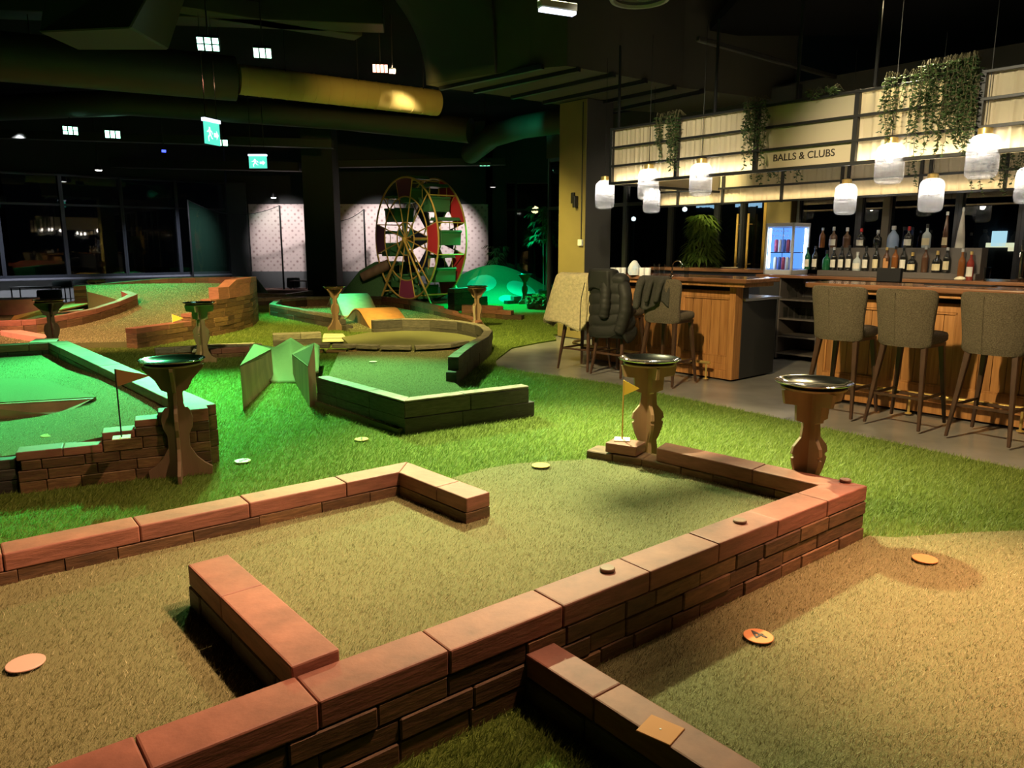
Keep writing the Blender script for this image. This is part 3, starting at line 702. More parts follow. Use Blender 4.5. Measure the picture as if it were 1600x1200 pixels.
for (px, py, rz, lab, src) in (
        (1272, 597, R(12), 'tray stand behind the right corner of the front lane, nearest the bar stools', st1),
        (745, 447.5, R(70), 'tray stand at the curled end of the two-hump lane near the wheel', st0),
        (522, 448, R(60), 'tray stand in front of the dark left wall of the two-hump lane', st0),
        (820, 428, R(35), 'farthest tray stand beside the green mound', st0),
        (311, 473, R(5), 'tray stand with pale rounded board in front of the tall curved brick wall', st1),
        (76, 469, R(45), 'tray stand in front of the low winding pink-topped wall at left', st0),
        (150, 437, R(25), 'small distant tray stand near the white sill below the windows', st0)):
    x, y = G(px, py, .78); dup(src, (x, y, 0), rz, lab)
for ch, src in ():
    pass

# ================================================================== FLAGS, DISCS, PUCKS
def flag(label, loc, h, ang, fw_, fh, mat, pole, plate=True):
    t = thing('golf_flag', label, 'flag', loc)
    if plate:
        mb = MB(); mb.box(-.05, .05, -.05, .05, 0, .006); q = obj('base_plate', mb, M['cream'], t, bevel=.001); q.rotation_euler.z = ang
    mb = MB(); mb.tube([(0, 0, 0), (0, 0, h)], .0045, 8); obj('pole', mb, M[pole], t, smooth=True)
    a = (cos(ang), sin(ang)); mb = MB()
    mb.slab([(0, 0, h), (a[0] * fw_, a[1] * fw_, h - fh * .5), (0, 0, h - fh)], .004, (-a[1], a[0], 0)); obj('pennant', mb, M[mat], t)
x, y = G(190, 683, .34); flag('brown pennant on a thin pole on the stepped green lane wall', (x, y, .336), .43, R(25), .19, .11, 'redbrown', 'black')
x, y = G(972, 687, .287); flag('yellow pennant on the low end blocks of the front lane wall', (x, y, .287), .385, R(-10), .10, .10, 'yellow', 'goldpaint')
x, y = G(272, 534, .0); flag('yellow pennant on a pale pole before the banked bowl front wall', (x, y, .0), .44, R(0), .18, .13, 'yellow', 'cream', False)
x, y = G(741, 512, .17); flag('thin pale pole at the curled end of the two-hump lane', (x, y, .17), .36, R(90), .06, .05, 'cream', 'cream', False)

def text_mesh(body, size, depth=.001, bold=False):
    cu = bpy.data.curves.new('lettering', 'FONT'); cu.body = body; cu.size = size; cu.extrude = depth; cu.align_x = 'CENTER'; cu.align_y = 'CENTER'
    if bold: cu.offset = size * .02
    o = bpy.data.objects.new('lettering', cu); COL.objects.link(o)
    dg = bpy.context.evaluated_depsgraph_get(); me = bpy.data.meshes.new_from_object(o.evaluated_get(dg))
    bpy.data.objects.remove(o); me.name = 'lettering'; return me
def disc(label, px, py, z, mat, digit=None, rz=0, r=.056):
    x, y = G(px, py, z + .012); t = thing('marker_disc', label, 'disc', (x, y, z + .010))
    mb = MB(); mb.lathe([(r, 0), (r, .003), (r * .97, .0045)], 40); obj('disc_plate', mb, M[mat], t)
    if digit:
        me = text_mesh(digit, .10); me.materials.append(M['ink']); o = bpy.data.objects.new('printed_number', me); COL.objects.link(o); o.parent = t; o.location = (0, 0, .0052); o.rotation_euler = (0, 0, rz)
disc('plain pale pink disc on the front lane carpet left of the dark baffle', 40, 1036, .17, 'discp', None)
disc('orange disc printed 4 on the amber lane at lower right', 1185, 994, .012, 'disc', '4', R(39))
disc('orange disc on the amber lane close to the wall corner at right', 1445, 873, .012, 'disc')
disc('yellow disc on the curved far edge of the front lane carpet', 845, 727, .17, 'discy')
disc('yellow disc on the lawn below the dark corner wall', 565, 686, .0, 'discy', '1', R(10))
disc('yellow disc on the lawn right of the nearest tray stand', 379, 720, .0, 'discy', '1', R(-20))
disc('pale yellow disc on the sloping carpet of the left lane', 78, 680, .232, 'discy')
disc('small pale disc inside the dark corner lane', 583, 565, .05, 'cream', None, 0, .05)
def puck(label, px, py):
    x, y = G(px, py, .302); t = thing('wooden_puck', label, 'puck', (x, y, .3015))
    mb = MB(); mb.lathe([(.027, 0), (.029, .003), (.029, .010), (.026, .013), (.0, .013)], 28, cap1=False); obj('puck_body', mb, M['plydark'], t, smooth=30)
    o = t
puck('round dark wooden puck on the long wall coping, nearest the viewer', 949, 891)
puck('round dark wooden puck on the long wall coping, middle one', 1156, 816)
puck('round dark wooden puck on the right corner of the long wall', 1321, 752)
x, y = G(1032, 1140, .18); t = thing('square_plate', 'square pale wooden plate with a pin hole on the low near wall', 'plate', (x, y, .1765), R(-38))
mb = MB(); mb.box(-.052, .052, -.046, .046, 0, .005); obj('plate_board', mb, M['disc'], t, bevel=.0015)
mb = MB(); mb.lathe([(.003, .005), (.003, .0062)], 12); obj('pin_hole', mb, M['white'], t)
# ================================================================== BAR
def PV(px, py, v):     # point on the vertical plane v = const of the bar frame -> (u, z)
    d = ((px - 800) / F, CT + (600 - py) / F * ST, -ST + (600 - py) / F * CT)
    t = (v + O[0] * VB[0] + O[1] * VB[1]) / (d[0] * VB[0] + d[1] * VB[1])
    x, y = d[0] * t - O[0], d[1] * t - O[1]
    return (x * UA[0] + y * UA[1], CZ + d[2] * t)
def loft(mb, rings):       # rings: lists of equal length points
    n = len(rings[0]); vs = [p for r in rings for p in r]; fs = []
    for i in range(len(rings) - 1):
        for k in range(n): fs.append((i * n + k, i * n + (k + 1) % n, (i + 1) * n + (k + 1) % n, (i + 1) * n + k))
    fs.append(tuple(range(n - 1, -1, -1))); fs.append(tuple((len(rings) - 1) * n + k for k in range(n))); mb.add(vs, fs)
def sup(a, b, e, n, k):    # superellipse point
    t = 2 * pi * k / n; c, s = cos(t), sin(t)
    return (a * math.copysign(abs(c) ** e, c), b * math.copysign(abs(s) ** e, s))
def bx(mb, u0, u1, v0, v1, z0, z1):
    mb.hexa([P(u1, v0, z0), P(u0, v0, z0), P(u0, v1, z0), P(u1, v1, z0)], [P(u1, v0, z1), P(u0, v0, z1), P(u0, v1, z1), P(u1, v1, z1)])

# ---- counters ------------------------------------------------------------
def bar_front(label, u0, u1, v, endpost):
    t = thing('bar_counter', label, 'bar', P(u0, v, 0), BARROT)
    mb = MB(); bx(mb, u0, u1, v + .03, v + .09, 0, 1.08); obj('front_backing', mb, M['blackmatt'], t, world=True)
    mb = MB(); bx(mb, u0, u1, v - .02, v + .03, .0, .10); bx(mb, u0, u1, v - .008, v + .03, .10, .17); obj('plinth', mb, M['barwood'], t, world=True, bevel=.004)
    n = max(2, round((u1 - u0) / .62)); w_ = (u1 - u0) / n
    fr = MB()
    bx(fr, u0, u1, v - .005, v + .03, .17, .25); bx(fr, u0, u1, v - .005, v + .03, .92, 1.0)
    for i in range(n + 1):
        c_ = u0 + i * w_; bx(fr, max(u0, c_ - .045), min(u1, c_ + .045), v - .007, v + .03, .17, 1.0)
    obj('panel_frame', fr, M['barwood'], t, world=True, bevel=.004)
    pn = MB(); rg = random.Random(5)
    for i in range(n):
        a_ = u0 + i * w_ + .045; b_ = u0 + (i + 1) * w_ - .045; k = 5
        for j in range(k):
            bx(pn, a_ + (b_ - a_) * j / k + .002, a_ + (b_ - a_) * (j + 1) / k - .002, v + .012 + rg.uniform(0, .003), v + .03, .25, .92)
        # moulding
        for (p, q, r, s_) in ((a_, b_, .25, .268), (a_, b_, .902, .92), (a_, a_ + .018, .25, .92), (b_ - .018, b_, .25, .92)):
            bx(pn, p, q, v - .001, v + .02, r, s_)
    obj('board_panels', pn, M['barwood'], t, world=True, bevel=.002)
    if endpost:
        mb = MB(); bx(mb, u0 - .05, u0 + .03, v - .03, v + .12, 0, 1.09); obj('end_post', mb, M['barwood'], t, world=True, bevel=.006)
    return t
def rail(label, u0, u1, v, posts, hook=False):
    t = thing('foot_rail', label, 'foot rail', P(u0, v, 0))
    pts = [P(u0, v, .19), P(u1, v, .19)]
    if hook: pts += [P(u1 + .35 * sin(a_), v + .35 - .35 * cos(a_), .19) for a_ in [R(k) for k in range(15, 100, 15)]]
    mb = MB(); mb.tube(pts, .019, 10); obj('rail_tube', mb, M['brass'], t, world=True, smooth=True)
    for c_ in posts:
        mb = MB(); mb.tube([P(c_, v, 0), P(c_, v, .19)], .012, 8); mb.lathe([(.03, 0), (.03, .008), (.014, .014)], 16, P(c_, v, 0)); obj('rail_post', mb, M['brass'], t, world=True, smooth=True)
def top(t, outline, z0, z1):
    mb = MB(); mb.prism([P(*q)[:2] for q in outline], z0, z1); obj('counter_top', mb, M['counter'], t, world=True, bevel=.012, seg=3)
    mb = MB(); cx = sum(q[0] for q in outline) / len(outline); cy = sum(q[1] for q in outline) / len(outline)
    mb.prism([P(q[0] + (.05 if q[0] < cx else -.05), q[1] + (.05 if q[1] < cy else -.05))[:2] for q in outline], z0 - .045, z0 + .002); obj('apron', mb, M['barwood'], t, world=True, bevel=.006)
bR = bar_front('long wooden bar counter at right with three grey stools in front', -4.2, .24, 0, False)
top(bR, [(-4.3, -.19), (.33, -.19), (.38, -.13), (.38, .42), (-4.3, .42)], 1.095, 1.145)
mb = MB(); bx(mb, -4.2, .24, .09, .40, 0, 1.07); obj('counter_body', mb, M['concshelf'], bR, world=True)
mb = MB(); bx(mb, .24, .26, -.005, .40, 0, 1.08); obj('end_panel', mb, M['barwood'], bR, world=True, bevel=.003)
bL = bar_front('shorter wooden bar counter at left with coats hung on its stools', 1.35, 3.5, .11, True)
top(bL, [(1.06, -.11), (3.35, -.11), (3.62, .02), (3.75, .25), (3.75, .58), (1.06, .58)], 1.10, 1.15)
mb = MB(); bx(mb, 1.40, 3.5, .2, .5, 0, 1.09); obj('counter_body', mb, M['concshelf'], bL, world=True)
rail('brass foot rail along the right bar', -4.2, .18, -.16, (-3.6, -2.6, -1.6, -.72, .1))
rail('brass foot rail along the left bar, curving round its far end', 1.5, 3.55, -.05, (1.55, 2.4, 3.4), True)
t = thing('work_counter', 'black cabinet with pale steel worktop behind the end of the left bar', 'cabinet', P(1.31, .22, 0), BARROT)
mb = MB(); bx(mb, 1.30, 3.2, .14 + .38, .95, .0, .885); bx(mb, 1.30, 1.38, .235, .95, 0, .885); obj('cabinet_body', mb, M['concshelf'], t, world=True, bevel=.004)
mb = MB(); bx(mb, 1.27, 3.2, .24, .99, .885, .915); obj('steel_worktop', mb, pbr('pale_steel', (.72, .72, .75), .22, .7), t, world=True, bevel=.004)
# ---- back bar ------------------------------------------------------------------
t = thing('back_bar', 'dark back counter carrying the fridge and the rows of bottles', 'counter', P(1.95, 2.05, 0), BARROT)
mb = MB(); bx(mb, -4, 1.36, 2.08, 2.75, 0, 1.08); bx(mb, 1.93, 2.22, 2.05, 2.7, 0, 1.08); obj('cabinet_body', mb, M['concshelf'], t, world=True)
mb = MB(); bx(mb, -4, 2.26, 2.0, 2.78, 1.08, 1.12); obj('counter_top', mb, M['counter'], t, world=True, bevel=.008, seg=2)
mb = MB(); bx(mb, -.36, 1.50, 2.22, 2.34, 1.12, 1.19); bx(mb, -.36, 1.42, 2.34, 2.54, 1.12, 1.475); obj('bottle_step', mb, M['backbar'], t, world=True, bevel=.004)
mb = MB()
for z in (.06, .29, .525, .78): bx(mb, 1.36, 1.93, 2.06, 2.66, z, z + .022)
bx(mb, 1.36, 1.38, 2.06, 2.66, 0, 1.08); bx(mb, 1.91, 1.93, 2.06, 2.66, 0, 1.08); bx(mb, 1.36, 1.93, 2.64, 2.66, 0, 1.08)
obj('open_shelves', mb, M['backbar'], t, world=True, bevel=.002)
t = thing('far_counter', 'farther dark counter with a wooden top in front of the palm', 'counter', P(2.4, 2.7, 0), BARROT)
mb = MB(); bx(mb, 2.38, 4.5, 2.62, 3.1, 0, 1.11); obj('cabinet_body', mb, pbr('navy_cabinet', (.015, .018, .03), .5), t, world=True)
mb = MB(); bx(mb, 2.35, 4.55, 2.55, 3.15, 1.11, 1.16); obj('counter_top', mb, M['counter'], t, world=True, bevel=.01, seg=2)

# ---- stools ----------------------------------------------------------------------
def make_stool(label):
    t = thing('bar_stool', label, 'stool')
    mb = MB(); n = 28; rings = []
    for z, sc in ((.70, .86), (.712, .95), (.73, 1.0), (.765, 1.0), (.785, .96), (.793, .85)):
        rings.append([(sup(.225 * sc, .21 * sc, .45, n, k)[0], sup(.225 * sc, .21 * sc, .45, n, k)[1] + .01, z) for k in range(n)])
    loft(mb, rings); obj('seat', mb, M['stool'], t, smooth=60)
    mb = MB(); rings = []
    for z, sc in ((.675, .80), (.685, .93), (.705, 1), (.78, 1.0), (.86, 1.02), (.95, 1.06), (1.03, 1.10), (1.09, 1.12), (1.125, 1.10), (1.145, 1.02), (1.152, .86)):
        k_ = (z - .675) / .475
        ed = 1 if .70 < z < 1.12 else .75
        rg = []
        for k in range(n):
            x, y = sup(.222 * sc, .034 * ed, .5, n, k)
            rg.append((x, y - .205 - .07 * k_ + 1.6 * x * x * .75, z))
        rings.append(rg)
    loft(mb, rings); obj('backrest', mb, M['stool'], t, smooth=60)
    mb = MB(); mb.tube([(-.05 , -.237 - .07 * ((z - .7) / .475), z) for z in (.70, .8, .9, 1.0, 1.12)], .005, 6); obj('seam', mb, M['stool'], t, smooth=True)
    mb = MB(); mb.box(-.19, .19, -.18, .19, .672, .702); obj('seat_frame', mb, M['stoolleg'], t, bevel=.004)
    for sx in (-1, 1):
        for sy in (-1, 1):
            a_ = Vector((sx * .165, sy * .16, .69)); b_ = Vector((sx * .225, sy * .245 - .02, 0)); mb = MB()
            def sq(c, w): return [(c.x - w, c.y - w, c.z), (c.x + w, c.y - w, c.z), (c.x + w, c.y + w, c.z), (c.x - w, c.y + w, c.z)]
            mb.hexa(sq(b_, .012), sq(a_, .023)); obj('leg', mb, M['stoolleg'], t, bevel=.004)
    mb = MB()
    mb.box(-.205, .205, .193, .215, .20, .225)
    mb.box(-.205, -.187, -.215, .20, .245, .268); mb.box(.187, .205, -.215, .20, .245, .268); mb.box(-.2, .2, -.225, -.207, .245, .268)
    obj('stretcher', mb, M['stoolleg'], t, bevel=.003)
    return t
s0 = make_stool('grey stool at the left end of the right bar, partly behind a tray stand')
s0.location = P(-.27, -.53, 0); s0.rotation_euler = (0, 0, BARROT)
for u, lab, dr in ((-.845, 'middle grey stool of the three at the right bar', R(-2)), (-1.50, 'grey stool at the right frame edge by the right bar', R(-3)),
                   (1.72, 'grey stool with a folded dark coat over its back at the left bar', R(6)), (2.43, 'stool under the black puffer jacket at the left bar', R(3)), (3.0, 'stool under the cream fur coat at the left bar', R(8))):
    dup(s0, P(u, -.53, 0), BARROT + dr, lab)
# ---- coats ------------------------------------------------------------------------
def drape(mb, ztop, zbot, w0, w1, t0, t1, wav, seed, rows=26, n=56, skew=0.0, quilt=0, fold=.012, hem=.04, yo=-.24):
    rg = random.Random(seed); ph = [rg.uniform(0, 6.28) for _ in range(6)]; rings = []
    for i in range(rows + 1):
        k = i / rows; rr = []
        zc = ztop - (ztop - zbot) * k
        kk = min(1, k / .10); sc = math.sqrt(max(0, 1 - (1 - kk) ** 2)) if k < .10 else 1
        sc = max(sc, .12)
        for j in range(n):
            a = 2 * pi * j / n
            x, y = sup((w0 + (w1 - w0) * k) * (.80 + .20 * sc), (t0 + (t1 - t0) * k) * sc, .6, n, j)
            f = (sin(a * (3 if quilt else 7) + ph[0] + 2 * k) * .6 + sin(a * (5 if quilt else 11) + ph[1]) * .4) * fold * min(1, k * 2.5)
            if quilt: f += abs(sin(k * pi * quilt + .25 * sin(2 * a + ph[4]))) ** .5 * .026 - .012
            d = math.hypot(x, y) + 1e-6
            z = zc + hem * k * k * (sin(a * 3 + ph[2]) * .6 + sin(a * 5 + ph[3]) * .4)
            rr.append((x + x / d * f + skew * k, y + y / d * f * (1 if sc > .5 else .3) + yo + .04 * k, z))
        rings.append(rr)
    loft(mb, rings)
def coat(name, label, u, dr, cat):
    return thing(name, label, cat, P(u, -.53, 0), BARROT + dr)
t = coat('fur_coat', 'cream fur coat hung over the first stool of the left bar', 3.0, R(8), 'coat')
mb = MB(); drape(mb, 1.185, .57, .255, .37, .075, .16, 0, 3, skew=-.085, fold=.026, hem=.075)
fc = obj('fur_body', mb, M['fur'], t, smooth='full')
# fur strands on the coat
V3 = np.array(mb.v); tri = []
for f in mb.f:
    if len(f) == 4: tri.append((f[0], f[1], f[2])); tri.append((f[0], f[2], f[3]))
tri = np.array(tri); A_, B_, C_ = V3[tri[:, 0]], V3[tri[:, 1]], V3[tri[:, 2]]
nr = np.cross(B_ - A_, C_ - A_); ar = np.linalg.norm(nr, axis=1) / 2; pk = nrng.choice(len(tri), 16000, p=ar / ar.sum())
r1, r2 = nrng.random(16000), nrng.random(16000); s_ = np.sqrt(r1); p_ = A_[pk] * (1 - s_)[:, None] + B_[pk] * (s_ * (1 - r2))[:, None] + C_[pk] * (s_ * r2)[:, None]
nn = nr[pk] / (np.linalg.norm(nr[pk], axis=1)[:, None] + 1e-9); sd = np.cross(nn, [0, 0, 1.0]); sd /= (np.linalg.norm(sd, axis=1)[:, None] + 1e-9)
tip = p_ + nn * .016 + np.array([0, 0, -.024]) + nrng.normal(0, .005, (16000, 3))
vb = np.stack([p_ - sd * .0025, p_ + sd * .0025, tip], 1).reshape(-1, 3)
me = bpy.data.meshes.new('fur_strands'); me.from_pydata(vb.tolist(), [], np.arange(48000).reshape(-1, 3).tolist()); me.materials.append(M['furb'])
o = bpy.data.objects.new('fur_strands', me); COL.objects.link(o); o.parent = fc; o['kind'] = 'stuff'
mb = MB(); drape(mb, .74, .50, .10, .12, .05, .07, 0, 9, rows=12, n=28, fold=.012, yo=-.2); mb.xform(Matrix.Translation((-.02, .05, 0))); obj('lining', mb, pbr('tan_lining', (.30, .24, .15), .8), t, smooth='full')
t = coat('puffer_jacket', 'black quilted puffer jacket hung over the middle stool of the left bar', 2.43, R(3), 'jacket')
mb = MB(); drape(mb, 1.20, .47, .245, .29, .085, .15, 0, 5, rows=64, skew=.03, quilt=6, fold=.014, hem=.06); obj('jacket_body', mb, M['puffer'], t, smooth='full')
def sleeve(pts, rad, q, nm, mat, t, n=18, rows=40):
    mb = MB(); pts = [Vector(p) for p in pts]; pp = []; rr = []
    for i in range(rows + 1):
        k = i / rows * (len(pts) - 1); j = min(int(k), len(pts) - 2); f = k - j
        pp.append(pts[j].lerp(pts[j + 1], f)); e = min(1, (i / rows) / .08, (1 - i / rows) / .06); rr.append(rad * (.55 + .45 * e) * (1 + .06 * abs(sin(i / rows * pi * q)) ** .5 - .03) * (1 - .15 * i / rows))
    mb.tube(pp, rr, n); obj(nm, mb, mat, t, smooth='full')
sleeve([(.20, -.25, 1.10), (.28, -.28, .95), (.29, -.30, .78), (.26, -.32, .62), (.23, -.33, .52)], .075, 9, 'sleeve', M['puffer'], t)
sleeve([(-.02, -.28, 1.12), (.05, -.345, .98), (.06, -.37, .82), (.04, -.37, .68)], .07, 8, 'sleeve', M['puffer'], t)
mb = MB(); drape(mb, 1.245, 1.0, .17, .20, .10, .13, 0, 8, rows=20, n=40, fold=.016, hem=.03, yo=-.26); mb.xform(Matrix.Translation((-.05, -.02, 0))); obj('hood', mb, M['puffer'], t, smooth='full')
mb = MB(); mb.tube([(-.26, -.36, 1.08), (-.275, -.40, .9), (-.28, -.41, .7), (-.27, -.42, .52)], .005, 6); obj('zip', mb, M['steel'], t, smooth=True)
t = coat('wool_coat', 'dark grey folded coat over the back of the third stool of the left bar', 1.72, R(6), 'coat')
mb = MB(); drape(mb, 1.185, .87, .19, .20, .07, .095, 0, 12, rows=20, fold=.026, hem=.06, skew=-.02); mb.xform(Matrix.Translation((-.05, 0, 0))); obj('coat_body', mb, M['coat'], t, smooth='full')
for (x0, z1, r0) in ((-.17, .82, .046), (-.045, .90, .030), (.075, .91, .034)):
    sleeve([(x0, -.27, 1.165), (x0 - .01, -.325, 1.10), (x0 - .03, -.345, .98), (x0 - .05, -.34, z1)], r0, 2, 'fold', M['coat'], t, rows=20)

# ---- canopy with the sign -----------------------------------------------------------
ZB, ZT, ZD = 2.25, 2.93, 2.3
posts = [PV(px, 250, 0)[0] for px in (955.5, 1057, 1180, 1333, 1524)] + [-2.9, -4.2]
t = thing('bar_canopy', 'black framed overhead canopy with cream pleated curtains and bar sign', 'canopy', P(0, 0, ZB), BARROT)
fm = MB(); hb = .018
for u in posts: bx(fm, u - .022, u + .022, -.02, .03, ZB, ZT)
for z in (ZB, ZB + .222, ZB + .443, ZT - .02): bx(fm, posts[-1], posts[0], -.022, .022, z - (.012 if z > ZB else 0), z + .012 + (.02 if z in (ZB,) else 0))
bx(fm, posts[0] - .02, posts[0] + .02, .0, ZD, ZB, ZB + .03); bx(fm, posts[0] - .02, posts[0] + .02, .0, ZD, ZT - .03, ZT)
obj('front_frame', fm, M['black'], t, world=True, bevel=.002)
ZB2, ZT2 = 2.10, 2.62; rear = [PV(px, 290, ZD)[0] for px in (1030, 1060, 1130, 1222, 1315, 1325, 1438, 1452, 1570)] + [-3.0]
fm = MB()
for u in rear: bx(fm, u - .016, u + .016, ZD - .02, ZD + .02, ZB2 - .02, ZT2 + .6)
for z in (ZB2, ZB2 + .21, ZT2): bx(fm, rear[-1], rear[0], ZD - .02, ZD + .02, z - .013, z + .013)
obj('rear_frame', fm, M['black'], t, world=True, bevel=.002)
def curtain(u0, u1, z0, z1, v, amp, seed):
    rg = random.Random(seed); mb = MB(); n = int(abs(u1 - u0) / .012); ph = rg.uniform(0, 6)
    def fn(a, b):
        u = u0 + (u1 - u0) * a; d = amp * (sin(u * 95 + ph) + .6 * sin(u * 61 + 2 * ph + b) + .4 * sin(u * 151))
        return P(u, v + d, z0 + (z1 - z0) * b)
    mb.grid(fn, n, 3); return mb
for i in range(len(posts) - 1):
    if i == 2:
        mb = MB(); bx(mb, posts[3], posts[2], .024, .034, ZB, ZT); sp = obj('sign_panel', mb, M['panel'], t, world=True)
    else: obj('pleated_curtain', curtain(posts[i], posts[i + 1], ZB, ZT, .05, .006, i), M['curtain'], t, world=True, smooth=True)
for i in range(len(rear) - 1):
    obj('rear_curtain', curtain(rear[i], rear[i + 1], ZB2, ZT2, ZD + .035, .005, 20 + i), M['curtain'], t, world=True, smooth=True)
mb = MB(); bx(mb, posts[0], posts[0] + .012, .03, ZD, ZB, ZT); obj('side_curtain', mb, M['curtain'], t, world=True)
mb = MB(); bx(mb, rear[-1], rear[0] - .02, ZD + .07, ZD + .085, ZB2 + .05, ZB2 + .066); obj('rear_fill_strip', mb, emis('rear_fill_glow', (1, .80, .48), 14), t, world=True)  # added glow that brightens the rear curtains; no such strip is known
mb = MB(); bx(mb, rear[-1], rear[0] - .01, ZD + .10, ZD + .115, ZB2 + .02, ZB2 + .11); obj('strip_blocker', mb, M['black'], t, world=True)  # added black strip that keeps the rear glow's reflection out of the windows
mb = MB(); bx(mb, posts[-1], posts[0] - .03, .085, .105, ZB + .055, ZB + .073); obj('light_strip', mb, emis('warm_strip', (1, .84, .55), 26), t, world=True)
me = text_mesh('BALLS & CLUBS', .125, .003, False); me.materials.append(M['ink'])
tx = bpy.data.objects.new('sign_lettering', me); COL.objects.link(tx); tx.parent = t
uc, zc = PV(1253, 243, 0); tx.rotation_euler = (pi / 2, 0, 0)
loc = Matrix.Translation(t.location) @ Matrix.Rotation(BARROT, 4, 'Z'); tx.location = loc.inverted() @ Vector(P(uc, .018, zc))
tw = max(v.co.x for v in me.vertices) - min(v.co.x for v in me.vertices); want = abs(PV(1301, 243, 0)[0] - PV(1206, 243, 0)[0]); tx.scale = (want / tw, want / tw, 1)
mb = MB()
for px in (968, 1118, 1245, 1365):
    u = PV(px, 170, .1)[0]; bx(mb, u - .012, u + .012, .08, .105, ZT, 3.9)
obj('hanger_rods', mb, M['black'], t, world=True)

# ---- pendants -------------------------------------------------------------------------
def make_pendant(label):
    t = thing('pendant_lamp', label, 'lamp')
    H_ = [(.055, .185), (.085, .172), (.108, .15), (.119, .12), (.121, 0), (.121, -.11), (.114, -.145), (.09, -.168), (.05, -.178)]
    mb = MB(); mb.lathe(H_, 144, (0, 0, 0),   .028, 36, cap0=False, cap1=False); obj('ribbed_shade', mb, M['ribglass'], t, smooth='full', solid=0)
    mb = MB(); mb.lathe([(.055, .183), (.055, .232), (.03, .24), (.008, .246)], 24); obj('brass_cap', mb, M['brass'], t, smooth=30)
    mb = MB(); mb.lathe([(.012, .17), (.03, .13), (.042, .085), (.04, .05), (.025, .022), (.0, .015)], 16, cap1=False); obj('bulb', mb, emis('bulb_glow', (1, .93, .82), 45), t, smooth=True)
    mb = MB(); mb.tube([(0, 0, .24), (0, 0, 1.68)], .0035, 6); obj('cord', mb, M['black'], t)
    return t
pl = []
pn0 = make_pendant('ribbed glass pendant at the left end of the canopy')
for i, (px, py, v, lab) in enumerate(((945, 305, .2, None), (1013, 289, 0, 'second ribbed glass pendant from the left along the front of the canopy'), (1095, 282, 0, 'third ribbed glass pendant from the left along the front of the canopy'),
        (1390, 257, 0, 'ribbed glass pendant hanging before the leafy part of the canopy'), (1535, 246, 0, 'largest ribbed glass pendant at the right of the canopy'),
        (1018, 314, 1.75, 'small pendant half hidden behind the second front pendant'), (1321, 312, 1.75, 'pendant over the back bar above the bottles, left one'), (1455, 306, 1.75, 'pendant over the back bar above the bottles, right one'), (1608, 290, 1.75, 'pendant over the back bar cut by the right frame edge'))):
    u, z = PV(px, py, v)
    if i == 0: pn0.location = P(u, v, z)
    else: dup(pn0, P(u, v, z), 0, lab)
    pl.append(P(u, v, z + .08))

# ---- foliage ---------------------------------------------------------------------------
def vine(label, u0, u1, zt, zb, v, n, seed, droop=.25):
    rg = random.Random(seed); t = thing('hanging_vine', label, 'plant', P((u0 + u1) / 2, v, zt), BARROT)
    sm = MB(); lf = MB()
    for i in range(n):
        u = rg.uniform(u0, u1); L_ = (zt - zb) * (rg.uniform(.35, 1) if i else 1); vv = v - rg.uniform(.02, .13)
        pts = [P(u, v + .05, zt - .03), P(u, vv + .02, zt + .015)]; s_ = max(4, int(L_ / .035)); uu = u
        for k in range(1, s_ + 1):
            uu += rg.uniform(-.014, .014); p = P(uu, vv - .01 * sin(k), zt - L_ * k / s_); pts.append(p)
            for _ in range(2):
                a = rg.uniform(0, 6.28); l = rg.uniform(.028, .05); w = l * .36; dn = rg.uniform(-1.0, .1)
                d = Vector((cos(a), sin(a), dn)).normalized(); sd = d.cross(Vector((rg.uniform(-.3, .3), rg.uniform(-.3, .3), 1))).normalized(); nn = d.cross(sd)
                p0 = Vector(p); m_ = p0 + d * l * .5 + nn * .004; e = p0 + d * l
                lf.add([tuple(p0), tuple(m_ - sd * w), tuple(e), tuple(m_ + sd * w), tuple(p0 + d * l * .5 - nn * .004)], [(0, 1, 4), (1, 2, 4), (0, 4, 3), (4, 2, 3)])
        sm.tube(pts, .0025, 4, caps=False)
    obj('leaves', lf, M['leaf'], t, world=True); obj('stems', sm, M['stem'], t, world=True)
def uu(px, v=0): return PV(px, 200, v)[0]
vine('dense leafy vine hanging near the left of the canopy', uu(1072), uu(1030), 2.98, 2.36, -.03, 26, 1)
vine('narrow vine hanging left of the lettered panel', uu(1204), uu(1172), 2.98, 2.30, -.03, 22, 2)
vine('wispy vine hanging left of the big green mass of the canopy', uu(1440), uu(1384), 3.0, 2.40, -.03, 18, 3)
vine('large leafy vine mass hanging at the right part of the canopy', uu(1526), uu(1440), 3.05, 2.26, -.03, 60, 4)
vine('sparse leaves trailing over the canopy top near the tan post', uu(1316), uu(1262), 2.98, 2.90, -.01, 14, 5)
vine('dark vine hanging under the lettered panel at the rear', uu(1262, 1.2), uu(1185, 1.2), 2.45, 2.25, 1.2, 18, 6)
vine('vine trailing from the rear canopy at the right edge', uu(1605, ZD), uu(1530, ZD), 2.66, 2.05, ZD - .03, 22, 7)
vine('single thin vine hanging from the rear canopy between pendants', uu(1444, ZD), uu(1430, ZD), 2.5, 2.18, ZD - .03, 3, 8)
def leaf_blade(mb, p, d, l, w, droop):
    p = Vector(p); d = Vector(d).normalized(); sd = d.cross(Vector((0, 0, 1)));
    if sd.length < .05: sd = Vector((1, 0, 0))
    sd.normalize(); pts = []
    for k in range(5):
        f = k / 4; c = p + d * l * f + Vector((0, 0, -droop * f * f)); ww = w * (sin(pi * min(1, f * .9 + .08)) ** .7) * (1 if k < 4 else .1)
        pts += [tuple(c - sd * ww), tuple(c + Vector((0, 0, -.15 * ww))), tuple(c + sd * ww)]
    mb.add(pts, [f for k in range(4) for f in ((3 * k, 3 * k + 1, 3 * k + 4, 3 * k + 3), (3 * k + 1, 3 * k + 2, 3 * k + 5, 3 * k + 4))])
